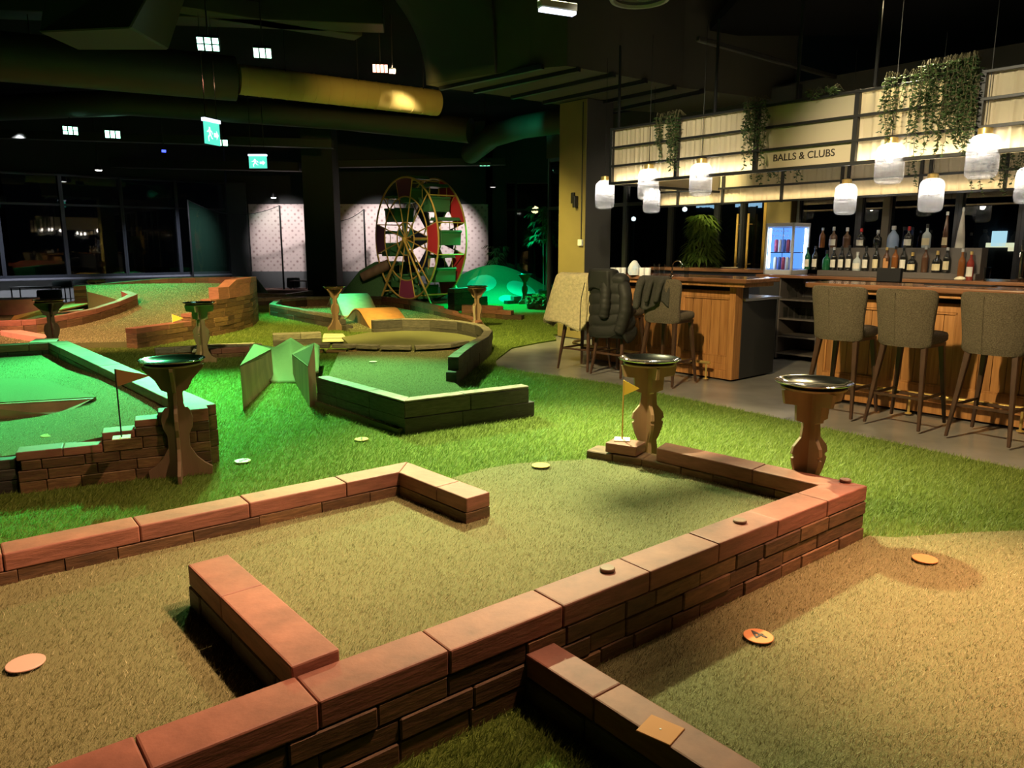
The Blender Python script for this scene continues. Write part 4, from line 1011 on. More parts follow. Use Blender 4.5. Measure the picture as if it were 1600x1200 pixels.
def palm(label, x, y, h, r, seed, n, z0=.5, mat='leaf2', cone=True, cat='plant', nm='potted_palm'):
    rg = random.Random(seed); t = thing(nm, label, cat, (x, y, 0)); lf = MB(); sm = MB()
    mb = MB(); mb.lathe([(.14, 0), (.19, .36), (.2, .38), (.18, .385), (.17, .35), (0, .35)], 24, (x, y, 0), cap1=False); obj('pot', mb, M['black'], t, world=True, smooth=40)
    for k in range(5):
        a = k * 1.3; sm.tube([(x + .05 * cos(a), y + .05 * sin(a), .3), (x + .09 * cos(a), y + .09 * sin(a), z0 + (h - z0) * .6), (x + .06 * cos(a), y + .06 * sin(a), h * .93)], .012, 6)
    for i in range(n):
        f = rg.random() ** .8; z = z0 + (h - z0) * f; rr = (r * (1 - .72 * f) if cone else r) * rg.uniform(.25, .75); a = rg.uniform(0, 6.28)
        c = Vector((x + rr * cos(a), y + rr * sin(a), z))
        for k in range(7):
            b_ = a + (k - 3) * .38; leaf_blade(lf, c, (cos(b_), sin(b_), rg.uniform(.1, .5)), rg.uniform(.16, .27), .02, rg.uniform(.12, .22))
    obj('leaves', lf, M[mat], t, world=True); obj('stems', sm, M['stem'], t, world=True)
x, y, _ = P(PV(1097, 380, 3.4)[0], 3.4); palm('tall bushy palm behind the far counter by the dark windows', x, y, 2.0, .46, 4, 150, .9)

# ---- fridge --------------------------------------------------------------------------------
u0, u1 = PV(1238, 400, 2.12)[0], PV(1194, 400, 2.12)[0]
t = thing('drinks_fridge', 'glowing blue-white countertop fridge with glass sides at the left of the bottles', 'fridge', P(u0, 2.12, 1.12), BARROT)
fz0, fz1, fv0, fv1 = 1.12, 1.80, 2.12, 2.55
mb = MB()
for (a_, b_) in ((u0, u0 + .03), (u1 - .03, u1)):
    for (c_, d_) in ((fv0, fv0 + .03), (fv1 - .03, fv1)): bx(mb, a_, b_, c_, d_, fz0, fz1)
bx(mb, u0, u1, fv0, fv1, fz0, fz0 + .06); bx(mb, u0, u1, fv0, fv1, fz1 - .05, fz1); bx(mb, u0 + .03, u1, fv1 - .02, fv1, fz0, fz1); bx(mb, u1 - .02, u1, fv0, fv1, fz0, fz1)
obj('cabinet_frame', mb, pbr('grey_fridge_frame', (.45, .45, .47), .4), t, world=True, bevel=.004)
mb = MB(); bx(mb, u0 + .04, u1 - .04, fv0 + .004, fv0 + .010, fz0 + .07, fz1 - .06); obj('glass_door', mb, M['glass'], t, world=True)
mb = MB(); bx(mb, u0 + .004, u0 + .010, fv0 + .04, fv1 - .04, fz0 + .07, fz1 - .06); obj('side_glass', mb, M['glass'], t, world=True)
mb = MB(); bx(mb, u1 - .055, u1 - .035, fv0 + .04, fv0 + .06, fz0 + .08, fz1 - .07); bx(mb, u0 + .035, u0 + .05, fv1 - .06, fv1 - .04, fz0 + .08, fz1 - .07); obj('light_tube', mb, emis('fridge_tube', (.75, .88, 1), 14), t, world=True)
mb = MB(); bx(mb, u0 + .04, u1 - .04, fv1 - .03, fv1 - .024, fz0 + .07, fz1 - .06); obj('glow_back', mb, emis('fridge_back_glow', (.10, .28, .95), 2.0), t, world=True)  # back wall emits blue itself to look lit; it is no lamp
mb = MB(); bx(mb, u1 - .032, u1 - .026, fv0 + .04, fv1 - .04, fz0 + .07, fz1 - .06); obj('glow_side', mb, emis('fridge_side_glow', (.12, .32, .95), 1.8), t, world=True)  # inner side wall glows too, added so the side glass looks lit
mb = MB(); bx(mb, u0 + .035, u1 - .03, fv0 + .03, fv1 - .03, fz0 + .285, fz0 + .295); obj('wire_shelf', mb, M['steel'], t, world=True)
rg = random.Random(2); mb = MB()
for r_ in range(2):
    x_ = u1 - .10
    while x_ > u0 + .08:
        l = rg.uniform(.025, .05); z = fz1 - .115 - r_ * .06
        mb.tube([P(x_, fv0 + .002, z), P(x_ - l * .4, fv0 + .002, z + .022), P(x_ - l * .8, fv0 + .002, z - .005)], .003, 5); x_ -= l + .012
obj('handwriting', mb, M['white'], t, world=True)
can = MB(); can.lathe([(.018, 0), (.026, .008), (.026, .15), (.02, .165), (.02, .168)], 16)
cms = [pbr('can_%d' % i, c, .3, .3) for i, c in enumerate(((.05, .12, .5), (.5, .55, .7), (.3, .05, .15)))]
k = 0
for r_, z in enumerate((fz0 + .062, fz0 + .296)):
    for i in range(5):
        uu_ = u0 + .085 + i * (u1 - u0 - .18) / 4
        o = obj('drink_can', can, cms[(i + r_) % 3], smooth=40); o.location = P(uu_, fv0 + .13, z)
        tag(o, 'slim can standing in the lit fridge, ' + ('lower' if r_ == 0 else 'upper') + ' row', 'can', 'cans in the fridge, ' + ('lower row' if r_ == 0 else 'upper row'))

# ---- bottles ---------------------------------------------------------------------------------
def bprof(kind):
    return {'std': [(.034, 0), (.037, .006), (.037, .17), (.034, .19), (.016, .225), (.0135, .235), (.0135, .285), (.016, .287), (.016, .30)],
            'squat': [(.046, 0), (.05, .006), (.05, .12), (.045, .14), (.018, .165), (.015, .175), (.015, .215), (.018, .217), (.018, .24)],
            'wide': [(.06, 0), (.068, .01), (.07, .10), (.06, .15), (.03, .19), (.02, .205), (.02, .235), (.026, .238), (.026, .262)],
            'tall': [(.03, 0), (.034, .006), (.03, .15), (.022, .26), (.014, .33), (.012, .36), (.012, .40), (.015, .402), (.015, .42)],
            'cone': [(.05, 0), (.052, .006), (.04, .16), (.022, .32), (.012, .39), (.012, .43), (.014, .432), (.012, .455)]}[kind]
bm_ = {k: pbr('bottle_' + k, c, .08, 0, spec=.6) for k, c in dict(green=(.01, .10, .04), dark=(.015, .015, .014), amber=(.20, .07, .02), clear=(.45, .5, .52), blue=(.25, .33, .5), red=(.22, .03, .02), white=(.62, .58, .5), brown=(.10, .05, .03)).items()}
lbm = {k: pbr('label_' + k, c, .6) for k, c in dict(white=(.72, .68, .60), cream=(.70, .60, .38), black=(.02, .02, .02), red=(.5, .04, .04)).items()}
capm = {k: pbr('cap_' + k, c, .35, .4) for k, c in dict(dark=(.02, .02, .02), red=(.45, .03, .03), gold=(.6, .42, .15), silver=(.6, .6, .6)).items()}
BX = {}
def bottle(px, v, z, kind, glass, lab, capc, label, hs=1.0):
    u = PV(px, 400, v)[0]
    t = thing('bottle', label, 'bottle', P(u, v, z), BARROT)
    key = (kind, hs)
    pf = [(r_, q * hs) for r_, q in bprof(kind)]
    mb = MB(); mb.lathe(pf[:-2], 20); obj('glass_body', mb, bm_[glass], t, smooth=45)
    mb = MB(); mb.lathe([(pf[-2][0], pf[-2][1] - .02), pf[-2], pf[-1], (pf[-1][0] * .7, pf[-1][1] + .003)], 16); obj('cap', mb, capm[capc], t, smooth=30)
    if lab:
        r_ = pf[2][0] if pf[2][1] > .1 else pf[1][0]; mb = MB(); n = 10; z0, z1 = pf[2][1] * .22, pf[2][1] * .82
        rr = max(pf[1][0], pf[2][0]) + .0012; r2 = pf[2][0] + (pf[1][0] - pf[2][0]) * .2 + .0015
        vs = [(rr * sin(a) * (1 if q == 0 else r2 / rr), -rr * cos(a) * (1 if q == 0 else r2 / rr), (z0, z1)[q]) for q in (0, 1) for a in [R(-58 + 116 * i / n) for i in range(n + 1)]]
        mb.add(vs, [(i, i + 1, n + 2 + i, n + 1 + i) for i in range(n)]); obj('label_paper', mb, lbm[lab], t, smooth=True)
    return t
low = [(1262, 'std', 'green', 'white', 'dark', 'green bottle with white label beside the fridge, in the lower row'), (1274, 'std', 'dark', 'white', 'dark', 'dark bottle with a small white label, second in the lower row'),
       (1292, 'squat', 'green', None, 'dark', 'squat green bottle without label in the lower row'), (1303, 'std', 'dark', 'white', 'silver', 'dark bottle with high square white label, right of the squat green bottle'),
       (1315, 'std', 'dark', 'white', 'dark', 'first of the two dark bottles left of the clear low-row bottle'), (1327, 'std', 'dark', 'white', 'dark', 'second of the two dark bottles, next to the clear low-row bottle'),
       (1340, 'squat', 'clear', 'white', 'silver', 'clear squat bottle in the middle of the lower row'), (1353, 'std', 'dark', 'white', 'dark', 'dark bottle right of the clear squat one, big white label'),
       (1369, 'std', 'dark', 'cream', 'dark', 'dark bottle with cream label left of the brown bottle'), (1385, 'std', 'brown', None, 'gold', 'brown bottle behind the black box on the bar'),
       (1399, 'std', 'amber', None, 'dark', 'amber bottle behind the right edge of the black box'), (1412, 'std', 'dark', 'white', 'dark', 'dark bottle with tall white label right of the black box'),
       (1426, 'squat', 'dark', 'cream', 'gold', 'squat dark bottle with cream label and gold neck'), (1446, 'std', 'brown', None, 'silver', 'patterned brown bottle between two labelled bottles in the lower row'),
       (1465, 'squat', 'dark', 'cream', 'gold', 'squat dark bottle with cream band label, second from right in the lower row'), (1480, 'std', 'dark', 'cream', 'silver', 'dark bottle with cream label, last of the lower row')]
for i, (px, k, g_, l_, c_, lab) in enumerate(low): bottle(px, 2.275, 1.191, k, g_, l_, c_, lab, 1.0 + .04 * ((i * 7) % 3 - 1))
up = [(1283, 'std', 'amber', None, 'silver', 'amber bottle at the left end of the upper row', .85), (1300, 'squat', 'brown', 'white', 'silver', 'brown squat bottle with white label, second in the upper row', 1.1),
      (1321, 'squat', 'brown', None, 'silver', 'round brown bottle, third in the upper row', 1.05), (1343, 'squat', 'dark', 'white', 'red', 'dark bottle with red cap and white label in the upper row', 1.0),
      (1369, 'squat', 'dark', None, 'silver', 'small dark bottle left of the wide pale bottle', .9), (1393, 'wide', 'blue', None, 'silver', 'wide pale blue bottle in the upper row', 1.0),
      (1417, 'squat', 'dark', 'white', 'red', 'dark bottle with round white label and red top in the upper row', 1.05), (1445, 'squat', 'clear', 'cream', 'dark', 'pale bottle with cream label right of the red-topped one', 1.15),
      (1474, 'tall', 'brown', 'cream', 'silver', 'tall slender brown bottle near the right of the upper row', .98), (1498, 'cone', 'white', None, 'silver', 'tallest white cone-shaped bottle at the right of the upper row', 1.0)]
for (px, k, g_, l_, c_, lab, hs) in up: bottle(px, 2.44, 1.476, k, g_, l_, c_, lab, hs)
bottle(1504, 2.2, 1.121, 'std', 'amber', None, 'silver', 'tall amber bottle on the back counter right of the bottle steps', 1.15)
bottle(1518, 2.2, 1.121, 'std', 'red', 'white', 'gold', 'reddish bottle with white label right of the tall amber bottle', 1.05)
# glasses on the shelves
def lathe_obj(nm, prof_, mat, loc, label, cat, group=None, n=20, cap0=True, cap1=False):
    mb = MB(); mb.lathe(prof_, n, cap0=cap0, cap1=cap1); o = obj(nm, mb, M[mat] if isinstance(mat, str) else mat, smooth=40); o.location = loc; return tag(o, label, cat, group)
wg = [(.032, 0), (.032, .003), (.004, .008), (.0035, .085), (.03, .115), (.036, .15), (.030, .20), (.028, .20), (.034, .15), (.028, .118), (0, .092)]
tg = [(.026, 0), (.033, .14), (.031, .14), (.025, .008), (0, .006)]
for i in range(4): lathe_obj('wine_glass', wg, 'glass', P(1.84 - i * .11, 2.16, .803), 'stemmed glass on the upper open shelf beside the bar gap', 'glass', 'stemmed glasses on the open shelf')
for i in range(6): lathe_obj('tumbler', tg, 'glass', P(1.87 - i * .085, 2.15, .548), 'straight tumbler on the second open shelf beside the bar gap', 'glass', 'tumblers on the open shelf')
# things on the right bar
def at(px, py, z):      # on a counter plane
    a = G(px, py, z); return (a[0], a[1], z)
x, y, z = at(1389, 440, 1.146); t = thing('menu_box', 'black open box standing on the right bar before the bottles', 'box', (x, y, z), BARROT)
mb = MB(); mb.box(-.115, .115, -.03, .03, 0, .135); obj('box_body', mb, M['blackmatt'], t, bevel=.003)
mb = MB(); mb.lathe([(.017, 0), (.017, .012)], 16, (.03, -.005, .128)); obj('round_tag', mb, M['cream'], t)
mb = MB(); mb.box(-.06, -.02, -.015, .0, .10, .20); mb.box(-.075, -.05, .0, .015, .10, .23); obj('card_insert', mb, M['redbrown'], t)
x, y, z = at(1500, 446, 1.146); t = thing('service_mat', 'flat black bar mat on the right bar', 'mat', (x, y, z), BARROT); mb = MB(); mb.box(-.28, .28, -.08, .08, 0, .008); obj('mat_sheet', mb, M['blackmatt'], t, bevel=.002)
x, y, z = at(1500, 437, 1.155); t = thing('cloth_bundle', 'small white cloth on the bar mat', 'cloth', (x, y, z)); mb = MB(); mb.lathe([(.05, 0), (.055, .01), (.04, .025), (.015, .034), (0, .036)], 14, cap1=False); obj('cloth_lump', mb, M['cream'], t, smooth=True)
x, y, z = at(1541, 440, 1.146); lathe_obj('drinking_glass', tg, 'glass', (x, y, z), 'clear glass standing on the right bar near the tap', 'glass')
x, y, z = at(1594, 436, 1.146); t = thing('beer_tap', 'chrome beer tap column at the right frame edge on the bar', 'tap', (x, y, z), BARROT)
mb = MB(); mb.lathe([(.05, 0), (.05, .012), (.024, .02), (.024, .33), (.028, .34), (.028, .36), (.0, .37)], 24, cap1=False); obj('tap_column', mb, M['steel'], t, smooth=40)
mb = MB(); mb.tube([(0, -.02, .29), (0, -.08, .28), (0, -.085, .23)], .01, 8); obj('spout', mb, M['steel'], t, smooth=True)
mb = MB(); mb.tube([(0, -.03, .31), (0, -.05, .42)], [.008, .014], 8); obj('tap_handle', mb, M['black'], t, smooth=True)
# things on the left bar
cup = [(.028, 0), (.036, .085), (.034, .085), (.027, .006), (0, .006)]
for i, px in enumerate((958, 966, 974)):
    x, y, z = at(px, 429, 1.151); o = lathe_obj('paper_cup', cup, 'white', (x, y, z), 'white cup in a short row on the left bar above the puffer jacket', 'cup', 'row of white cups on the left bar')
for i, (px, lab) in enumerate(((1003, 'white mug left of its twin on the left bar'), (1012, 'white mug right of its twin on the left bar'))):
    x, y, z = at(px, 431, 1.151); o = lathe_obj('white_mug', [(.034, 0), (.036, .004), (.036, .095), (.033, .095), (.032, .008), (0, .006)], 'white', (x, y, z), lab, 'mug')
x, y, z = at(991, 429.5, 1.151); t = thing('paper_bag', 'crumpled pale blue paper bag on the left bar', 'bag', (x, y, z), R(20))
mb = MB(); n = 14; rg = random.Random(4); rings = []
for zz, sc in ((0, .9), (.03, 1), (.08, .95), (.13, .7), (.165, .35), (.175, .12)): rings.append([(.085 * sc * cos(2 * pi * k / n) * rg.uniform(.85, 1.15), .06 * sc * sin(2 * pi * k / n) * rg.uniform(.85, 1.15), zz) for k in range(n)])
loft(mb, rings); obj('crumpled_paper', mb, pbr('pale_blue_paper', (.38, .48, .58), .8, c2=(.6, .58, .52), scale=14), t, smooth=25)
x, y, z = at(1050, 433, 1.151); t = thing('sink_faucet', 'curved chrome faucet behind the left bar', 'faucet', (x, y, z), R(-30))
mb = MB(); mb.lathe([(.028, 0), (.028, .01), (.016, .02)], 16); mb.tube([(0, 0, 0), (0, 0, .13)] + [(.055 - .055 * cos(R(a)), 0, .13 + .055 * sin(R(a))) for a in range(20, 200, 20)] + [(.11, 0, .10)], .009, 8); obj('spout', mb, M['steel'], t, smooth=True)
mb = MB(); mb.tube([(0, 0, .05), (0, -.05, .07)], .006, 8); obj('lever', mb, M['steel'], t, smooth=True)
for i, (px, py, lab) in enumerate(((1025, 430, 'clear glass on the left bar beside the white mugs'), (1034, 432, 'clear glass on the left bar between mugs and faucet'), (1072, 434, 'clear glass on the left bar right of the faucet'))):
    x, y, z = at(px, py, 1.151); lathe_obj('drinking_glass', tg, 'glass', (x, y, z), lab, 'glass')
for i, (px, py, lab) in enumerate(((1140, 412.5, 'round cream plate on the far counter below the brass door handles'), (940, 419, 'round cream plate at the far end of the left bar'))):
    if i == 0: u, z = PV(px, 413, 2.85); loc = P(u, 2.85, 1.161)
    else: loc = P(PV(px, 420, .35)[0], .35, 1.151)
    lathe_obj('cream_plate', [(.10, 0), (.13, .012), (.13, .016), (.0, .012)], 'cream', loc, lab, 'plate')

# ---- window wall behind the bar -----------------------------------------------------------------
VW = 4.0
def Uw(px): return PV(px, 330, VW)[0]
edges = [(Uw(900) + .6, 'w'), (Uw(979), 'm'), (Uw(1050), 'm'), (Uw(1120), 'm'), (Uw(1166), 'm'), (Uw(1203), 'm')]
def window(n, ua, ub, v, z0, z1, tr, extra=()):
    mb = MB(); f = .045
    bx(mb, ub, ub + f, v - .06, v + .06, z0, z1); bx(mb, ua - f, ua, v - .06, v + .06, z0, z1)
    bx(mb, ub, ua, v - .05, v + .05, z0, z0 + .07); bx(mb, ub, ua, v - .05, v + .05, z1 - .07, z1)
    if tr: bx(mb, ub, ua, v - .055, v + .055, tr - .03, tr + .03)
    w = struct('window_%d' % n, mb, pbr('dark_window_frame_%d' % n, (.09, .095, .11), .3, .5), bevel=.003)
    mb = MB(); bx(mb, ub + .01, ua - .01, v - .006, v + .006, z0 + .03, z1 - .03); p = obj('window_pane', mb, M['pane'], w); return w
wl_ = [Uw(900) + .8, Uw(979), Uw(1050), Uw(1122), Uw(1163)]
for i in range(4): window(i + 1, wl_[i], wl_[i + 1], VW, .05, 3.3, 2.28)
# glazed door with brass pulls
dA, dB = Uw(1163), Uw(1206)
mb = MB(); bx(mb, dB, dA, VW - .05, VW + .05, 2.25, 2.33); bx(mb, dB, dA, VW - .05, VW + .05, 3.2, 3.3); bx(mb, dA - .04, dA, VW - .05, VW + .05, 0, 2.3); bx(mb, dB, dB + .04, VW - .05, VW + .05, 0, 2.3)
dr_ = struct('door_1', mb, M['black'], bevel=.003); mb = MB(); bx(mb, dB + .03, dA - .03, VW - .006, VW + .006, .02, 3.22); obj('door_pane', mb, M['pane'], dr_)
for px in (1151, 1168):
    u = PV(px, 370, VW - .12)[0]; mb = MB(); mb.tube([P(u, VW - .12, 1.05), P(u, VW - .12, 2.02)], .02, 10)
    for z in (1.2, 1.85): mb.tube([P(u, VW - .12, z), P(u, VW, z)], .01, 8)
    obj('pull_handle', mb, M['goldpaint'], dr_, smooth=True)
u = PV(1194, 370, VW - .1)[0]; mb = MB(); bx(mb, u - .025, u + .025, VW - .12, VW - .06, .1, 2.25); obj('brass_stile', mb, M['goldpaint'], dr_, bevel=.003)
uA, uB = Uw(1208), Uw(1246); mb = MB(); bx(mb, uB, uA, VW - .2, VW + .3, 0, 2.5); struct('pillar_bar', mb, M['pillar'], bevel=.01); mb = MB(); bx(mb, uB, uA, VW - .2, VW + .3, 2.5, 3.9); struct('pillar_bar_shade', mb, M['wall'])  # upper pillar in charcoal: its darkness is put into the colour
we = [Uw(1248), Uw(1345), Uw(1389), Uw(1500), Uw(1600), Uw(1600) - 2.4]
for i in range(5): window(5 + i, we[i], we[i + 1], VW, .05, 3.3, 2.33)
mb = MB(); u = Uw(1389); bx(mb, u - .05, u + .05, VW - .1, VW - .02, 0, 2.5); struct('trim_1', mb, pbr('pale_post', (.38, .34, .28), .6), bevel=.004)
mb = MB(); bx(mb, we[-1], wl_[0], VW - .1, VW + .1, 3.3, 3.95); struct('wall_bar', mb, M['wall'])
# night street seen through the glass
VO = 14.0
tb = thing('distant_building', 'dark building facade across the street carrying unreadable lit lettering', 'building', P(10.5, VO + .1, 0), BARROT)
mb = MB(); bx(mb, PV(1215, 320, VO + .1)[0], 26, VO + .08, VO + 1.5, -.14, 6); obj('facade', mb, pbr('night_facade', (.006, .007, .009), .9), tb, world=True)
for (px0, px1, py) in ((1086, 1122, 312), (1088, 1120, 320), (1147, 1186, 311), (1149, 1189, 318)):
    rg = random.Random(px0); mb = MB(); x_ = px0
    while x_ < px1:
        w_ = rg.uniform(1.5, 4); u, z = PV(x_, py, VO); u2, _ = PV(x_ + w_, py, VO); h_ = rg.uniform(.06, .13); bx(mb, u2, u, VO, VO + .08, z - h_, z + h_); x_ += w_ + rg.uniform(.6, 1.6)
    obj('lit_lettering', mb, emis('cold_sign', (.45, .7, 1), 2.2), tb, world=True)
tb = thing('distant_building', 'dark building across the street beyond the windows at the right end of the bar', 'building', P(-4, 16, 0), BARROT)
mb = MB(); bx(mb, -14, PV(1520, 380, 16)[0], 16, 17, -.14, 3.2); bx(mb, -14, PV(1560, 380, 16)[0], 15.8, 16, -.14, 2.2); obj('facade', mb, pbr('night_building', (.03, .035, .05), .9), tb, world=True)
for (px, py, w_, h_, col, s_) in ((1561, 373, .35, .4, (.6, .85, 1), 3), (1567, 383, .8, .12, (1, .9, .6), 3), (1582, 388, .2, .15, (1, .8, .5), 3)):
    u, z = PV(px, py, 15.78); mb = MB(); bx(mb, u - w_ / 2, u + w_ / 2, 15.76, 15.82, z - h_ / 2, z + h_ / 2); obj('lit_window', mb, emis('lit_window_glow', col, s_), tb, world=True)
for (px, py, w_, col, s_, lab) in ((1070, 327, .16, (1, 1, 1), 6, 'small white street lamp left of the palm'), (990, 342, .16, (.9, .95, 1), 5, 'small white street lamp beyond the windows of the left bar'), (1160, 357, .2, (1, .95, .9), 6, 'round street lamp seen through the glazed door'), (836, 328, .3, (1, .75, .35), 8, 'orange street lamp seen past the pillar')):
    u, z = PV(px, py, VO - 1.5); c = P(u, VO - 1.5, 0); t = thing('street_lamp', lab, 'street lamp', (c[0], c[1], -.14))
    mb = MB(); mb.lathe([(0, -w_ * .5), (w_ * .4, -w_ * .3), (w_ * .5, 0), (w_ * .4, w_ * .3), (0, w_ * .5)], 16, (0, 0, z + .14), cap0=False, cap1=False); obj('lamp_globe', mb, emis('street_globe', col, s_), t, smooth=True)
    mb = MB(); mb.tube([(0, 0, 0), (0, 0, z + .14 - w_ * .45)], .04, 8); obj('post', mb, M['black'], t)
mb = MB(); mb.box(-45, 45, 12, 60, -.3, -.14); struct('street_ground', mb, pbr('night_asphalt', (.02, .02, .022), .8))
# ================================================================== FERRIS WHEEL
WC = Vector((-2.85, 20.4, 1.68)); E1 = Vector((.629, -.777, 0)); EN = Vector((.777, .629, 0)); RW_ = 1.60; DEP = .86
def wp_(r, a, d): return tuple(WC + E1 * (r * cos(a)) + Vector((0, 0, r * sin(a))) + EN * d)
t = thing('ferris_wheel', 'big yellow framed ferris wheel with red and plum panels and green gondolas', 'wheel', (WC.x, WC.y, 0))
NS = 12
for d in (0, DEP):
    mb = MB()
    for r_, th_ in ((RW_, .026), (RW_ * .69, .02), (RW_ * .27, .018)): mb.tube([wp_(r_, 2 * pi * k / 64, d) for k in range(64)], th_, 6, closed=True)
    obj('rim', mb, M['goldpaint'], t, smooth=True, world=True)
    mb = MB()
    for k in range(NS): a = 2 * pi * (k + .5) / NS; mb.tube([wp_(.05, a, d), wp_(RW_, a, d)], .017, 6)
    obj('spokes', mb, M['goldpaint'], t, smooth=True, world=True)
def sector(r0, r1, a0, a1, d, mat, nm='rim_panel'):
    mb = MB(); n = 8; lo = [wp_(r0, a0 + (a1 - a0) * i / n, d) for i in range(n + 1)]; hi = [wp_(r1, a0 + (a1 - a0) * i / n, d) for i in range(n + 1)]
    mb.slab(lo + hi[::-1], .02, EN); obj(nm, mb, M[mat], t, world=True)
q = 2 * pi / NS
for k, mat in ((3, 'purple'), (6, 'purple'), (9, 'magenta'), (0, 'red')): sector(RW_ * .70, RW_ * .985, (k - .5) * q - (q * .0), (k + .5) * q + (.0 if k != 0 else 0), 0, mat)
for k, mat in ((1, 'red'), (2, 'red'), (10, 'red'), (11, 'red'), (7, 'purple')): sector(RW_ * .70, RW_ * .985, (k - .5) * q, (k + .5) * q, DEP, mat)
for k in range(0, NS, 2): sector(.06, RW_ * .66, (k - .5) * q, (k + .5) * q, DEP - .03, 'navy', 'inner_panel')
for k in range(1, NS, 2): sector(.06, RW_ * .26, (k - .5) * q, (k + .5) * q, .02, 'teal', 'hub_panel')
mb = MB(); mb.tube([tuple(WC - EN * .08), tuple(WC + EN * (DEP + .08))], .045, 12); obj('axle', mb, M['goldpaint'], t, smooth=True, world=True)
for k in range(NS):
    a = 2 * pi * (k + .5) / NS; mb = MB(); mb.tube([wp_(RW_ * .97, a, 0), wp_(RW_ * .97, a, DEP)], .018, 6); obj('cross_bar', mb, M['goldpaint'], t, smooth=True, world=True)
mb = MB()
for d in (-.07, DEP + .07):
    ax = tuple(WC + EN * d)
    for s_ in (-1, 1):
        f = WC + E1 * (1.32 * s_) + EN * d; mb.tube([ax, (f.x, f.y, 0)], .028, 8)
for s_ in (-1, 1):
    a_ = WC + E1 * (1.12 * s_) - EN * .07; b_ = WC + E1 * (1.12 * s_) + EN * (DEP + .07); mb.tube([(a_.x, a_.y, .25), (b_.x, b_.y, .25)], .022, 6)
obj('support_frame', mb, M['goldpaint'], t, smooth=True, world=True)
for k in range(8):
    a = 2 * pi * k / 8 + .12; c = Vector(wp_(RW_ * .80, a, DEP / 2))
    side = [(-.30, -.32), (.30, -.32), (.34, -.02), (.40, .02), (.36, .06), (.22, .03), (.16, -.14), (-.16, -.14), (-.22, .03), (-.36, .06), (-.40, .02), (-.34, -.02)]
    mb = MB(); mb.slab([tuple(c + E1 * x * .8 + Vector((0, 0, z))) for x, z in side], .62, EN); g_ = obj('gondola', mb, M['gond'], t, world=True, bevel=.008)
    roof = [(-.34, .30), (.34, .30), (.24, .38), (-.24, .38)]
    mb = MB(); mb.slab([tuple(c + E1 * x * .8 + Vector((0, 0, z))) for x, z in roof], .62, EN); obj('gondola_roof', mb, M['gond'], g_, world=True, bevel=.006)
    for sx in (-.22, .22):
        for d in (-.26, .26):
            mb = MB(); mb.tube([tuple(c + E1 * sx * .8 + EN * d + Vector((0, 0, -.02))), tuple(c + E1 * sx * .8 + EN * d + Vector((0, 0, .31)))], .01, 5); obj('roof_post', mb, M['goldpaint'], g_, world=True)

# ================================================================== BACK WALL, WINDOWS, PILLARS
YB = 25.0
def bxw(mb, px0, px1, z0, z1, y0, y1, py=400):
    mb.box(GY(px0, py, YB)[0], GY(px1, py, YB)[0], y0, y1, z0, z1)
def zz(py, Y=YB): return GY(800, py, Y)[2]
CE = 5.4
W0 = Vector(GY(361, 430, YB)[:2]); WD = Vector((-VB[0], -VB[1])); WN = Vector((UA[0], UA[1]))
def lp(t, d, z): q = W0 + WD * t + WN * d; return (q.x, q.y, z)
def lw3(mb, t0, t1, z0, z1, d0, d1):
    mb.hexa([lp(t1, d0, z0), lp(t0, d0, z0), lp(t0, d1, z0), lp(t1, d1, z0)], [lp(t1, d0, z1), lp(t0, d0, z1), lp(t0, d1, z1), lp(t1, d1, z1)])
mb = MB(); lw3(mb, -2, 12, -.02, .55, 0, .3); bxw(mb, 362, 770, -.02, CE, YB, YB + .3); lw3(mb, -.0, 12, 3.5, CE, 0, .3); bxw(mb, 760, 900, 3.5, CE, YB, YB + .3); bxw(mb, 760, 790, -.02, 3.5, YB, YB + .3)
struct('wall_back', mb, M['wall'])
mb = MB(); lw3(mb, .05, 12, .0, .54, -.03, 0); struct('baseboard_back', mb, M['wallgrey'])
mb = MB(); lw3(mb, .05, 12, .54, .60, -.25, .05); struct('trim_2', mb, pbr('window_sill', (.16, .16, .19), .35), bevel=.01)
mb = MB(); bxw(mb, 392, 770, .0, zz(424), YB - .03, YB); struct('trim_3', mb, pbr('grey_dado', (.13, .14, .145), .7))
mb = MB(); bxw(mb, 362, 391, .0, 3.5, YB - .10, YB); struct('trim_4', mb, pbr('charcoal_pier', (.07, .075, .078), .7))
for n, (a_, b_) in enumerate(((393, 482), (520, 763))):
    mb = MB(); bxw(mb, a_, b_, zz(425 if n == 0 else 424), zz(319), YB - .02, YB - .001); o = obj('wallpaper_panel', mb, M['paper']); tag(o, ('narrow' if n == 0 else 'wide') + ' pale pink patterned wallpaper panel ' + ('left of the far pillar' if n == 0 else 'behind the wheel'), 'wallpaper')
for i in range(7):
    mb = MB(); z0, z1 = .6, 3.5; f = .05; t0, t1 = i * 1.56 + .02, (i + 1) * 1.56 + .02
    lw3(mb, t0, t0 + f, z0, z1, -.12, .1); lw3(mb, t1 - f, t1, z0, z1, -.12, .1); lw3(mb, t0, t1, z0, z0 + .08, -.1, .1); lw3(mb, t0, t1, z1 - .06, z1, -.1, .1); lw3(mb, t0 + f, t1 - f, 2.62, 2.68, -.08, .08)
    w_ = struct('window_%d' % (10 + i), mb, pbr('steel_frame_%d' % i, (.07, .075, .095), .25, .6), bevel=.004)
    mb = MB(); lw3(mb, t0 + .02, t1 - .02, z0 + .03, z1 - .03, -.005, .005); obj('window_pane', mb, M['pane'], w_)
xs = [790, 806, 862, 905]
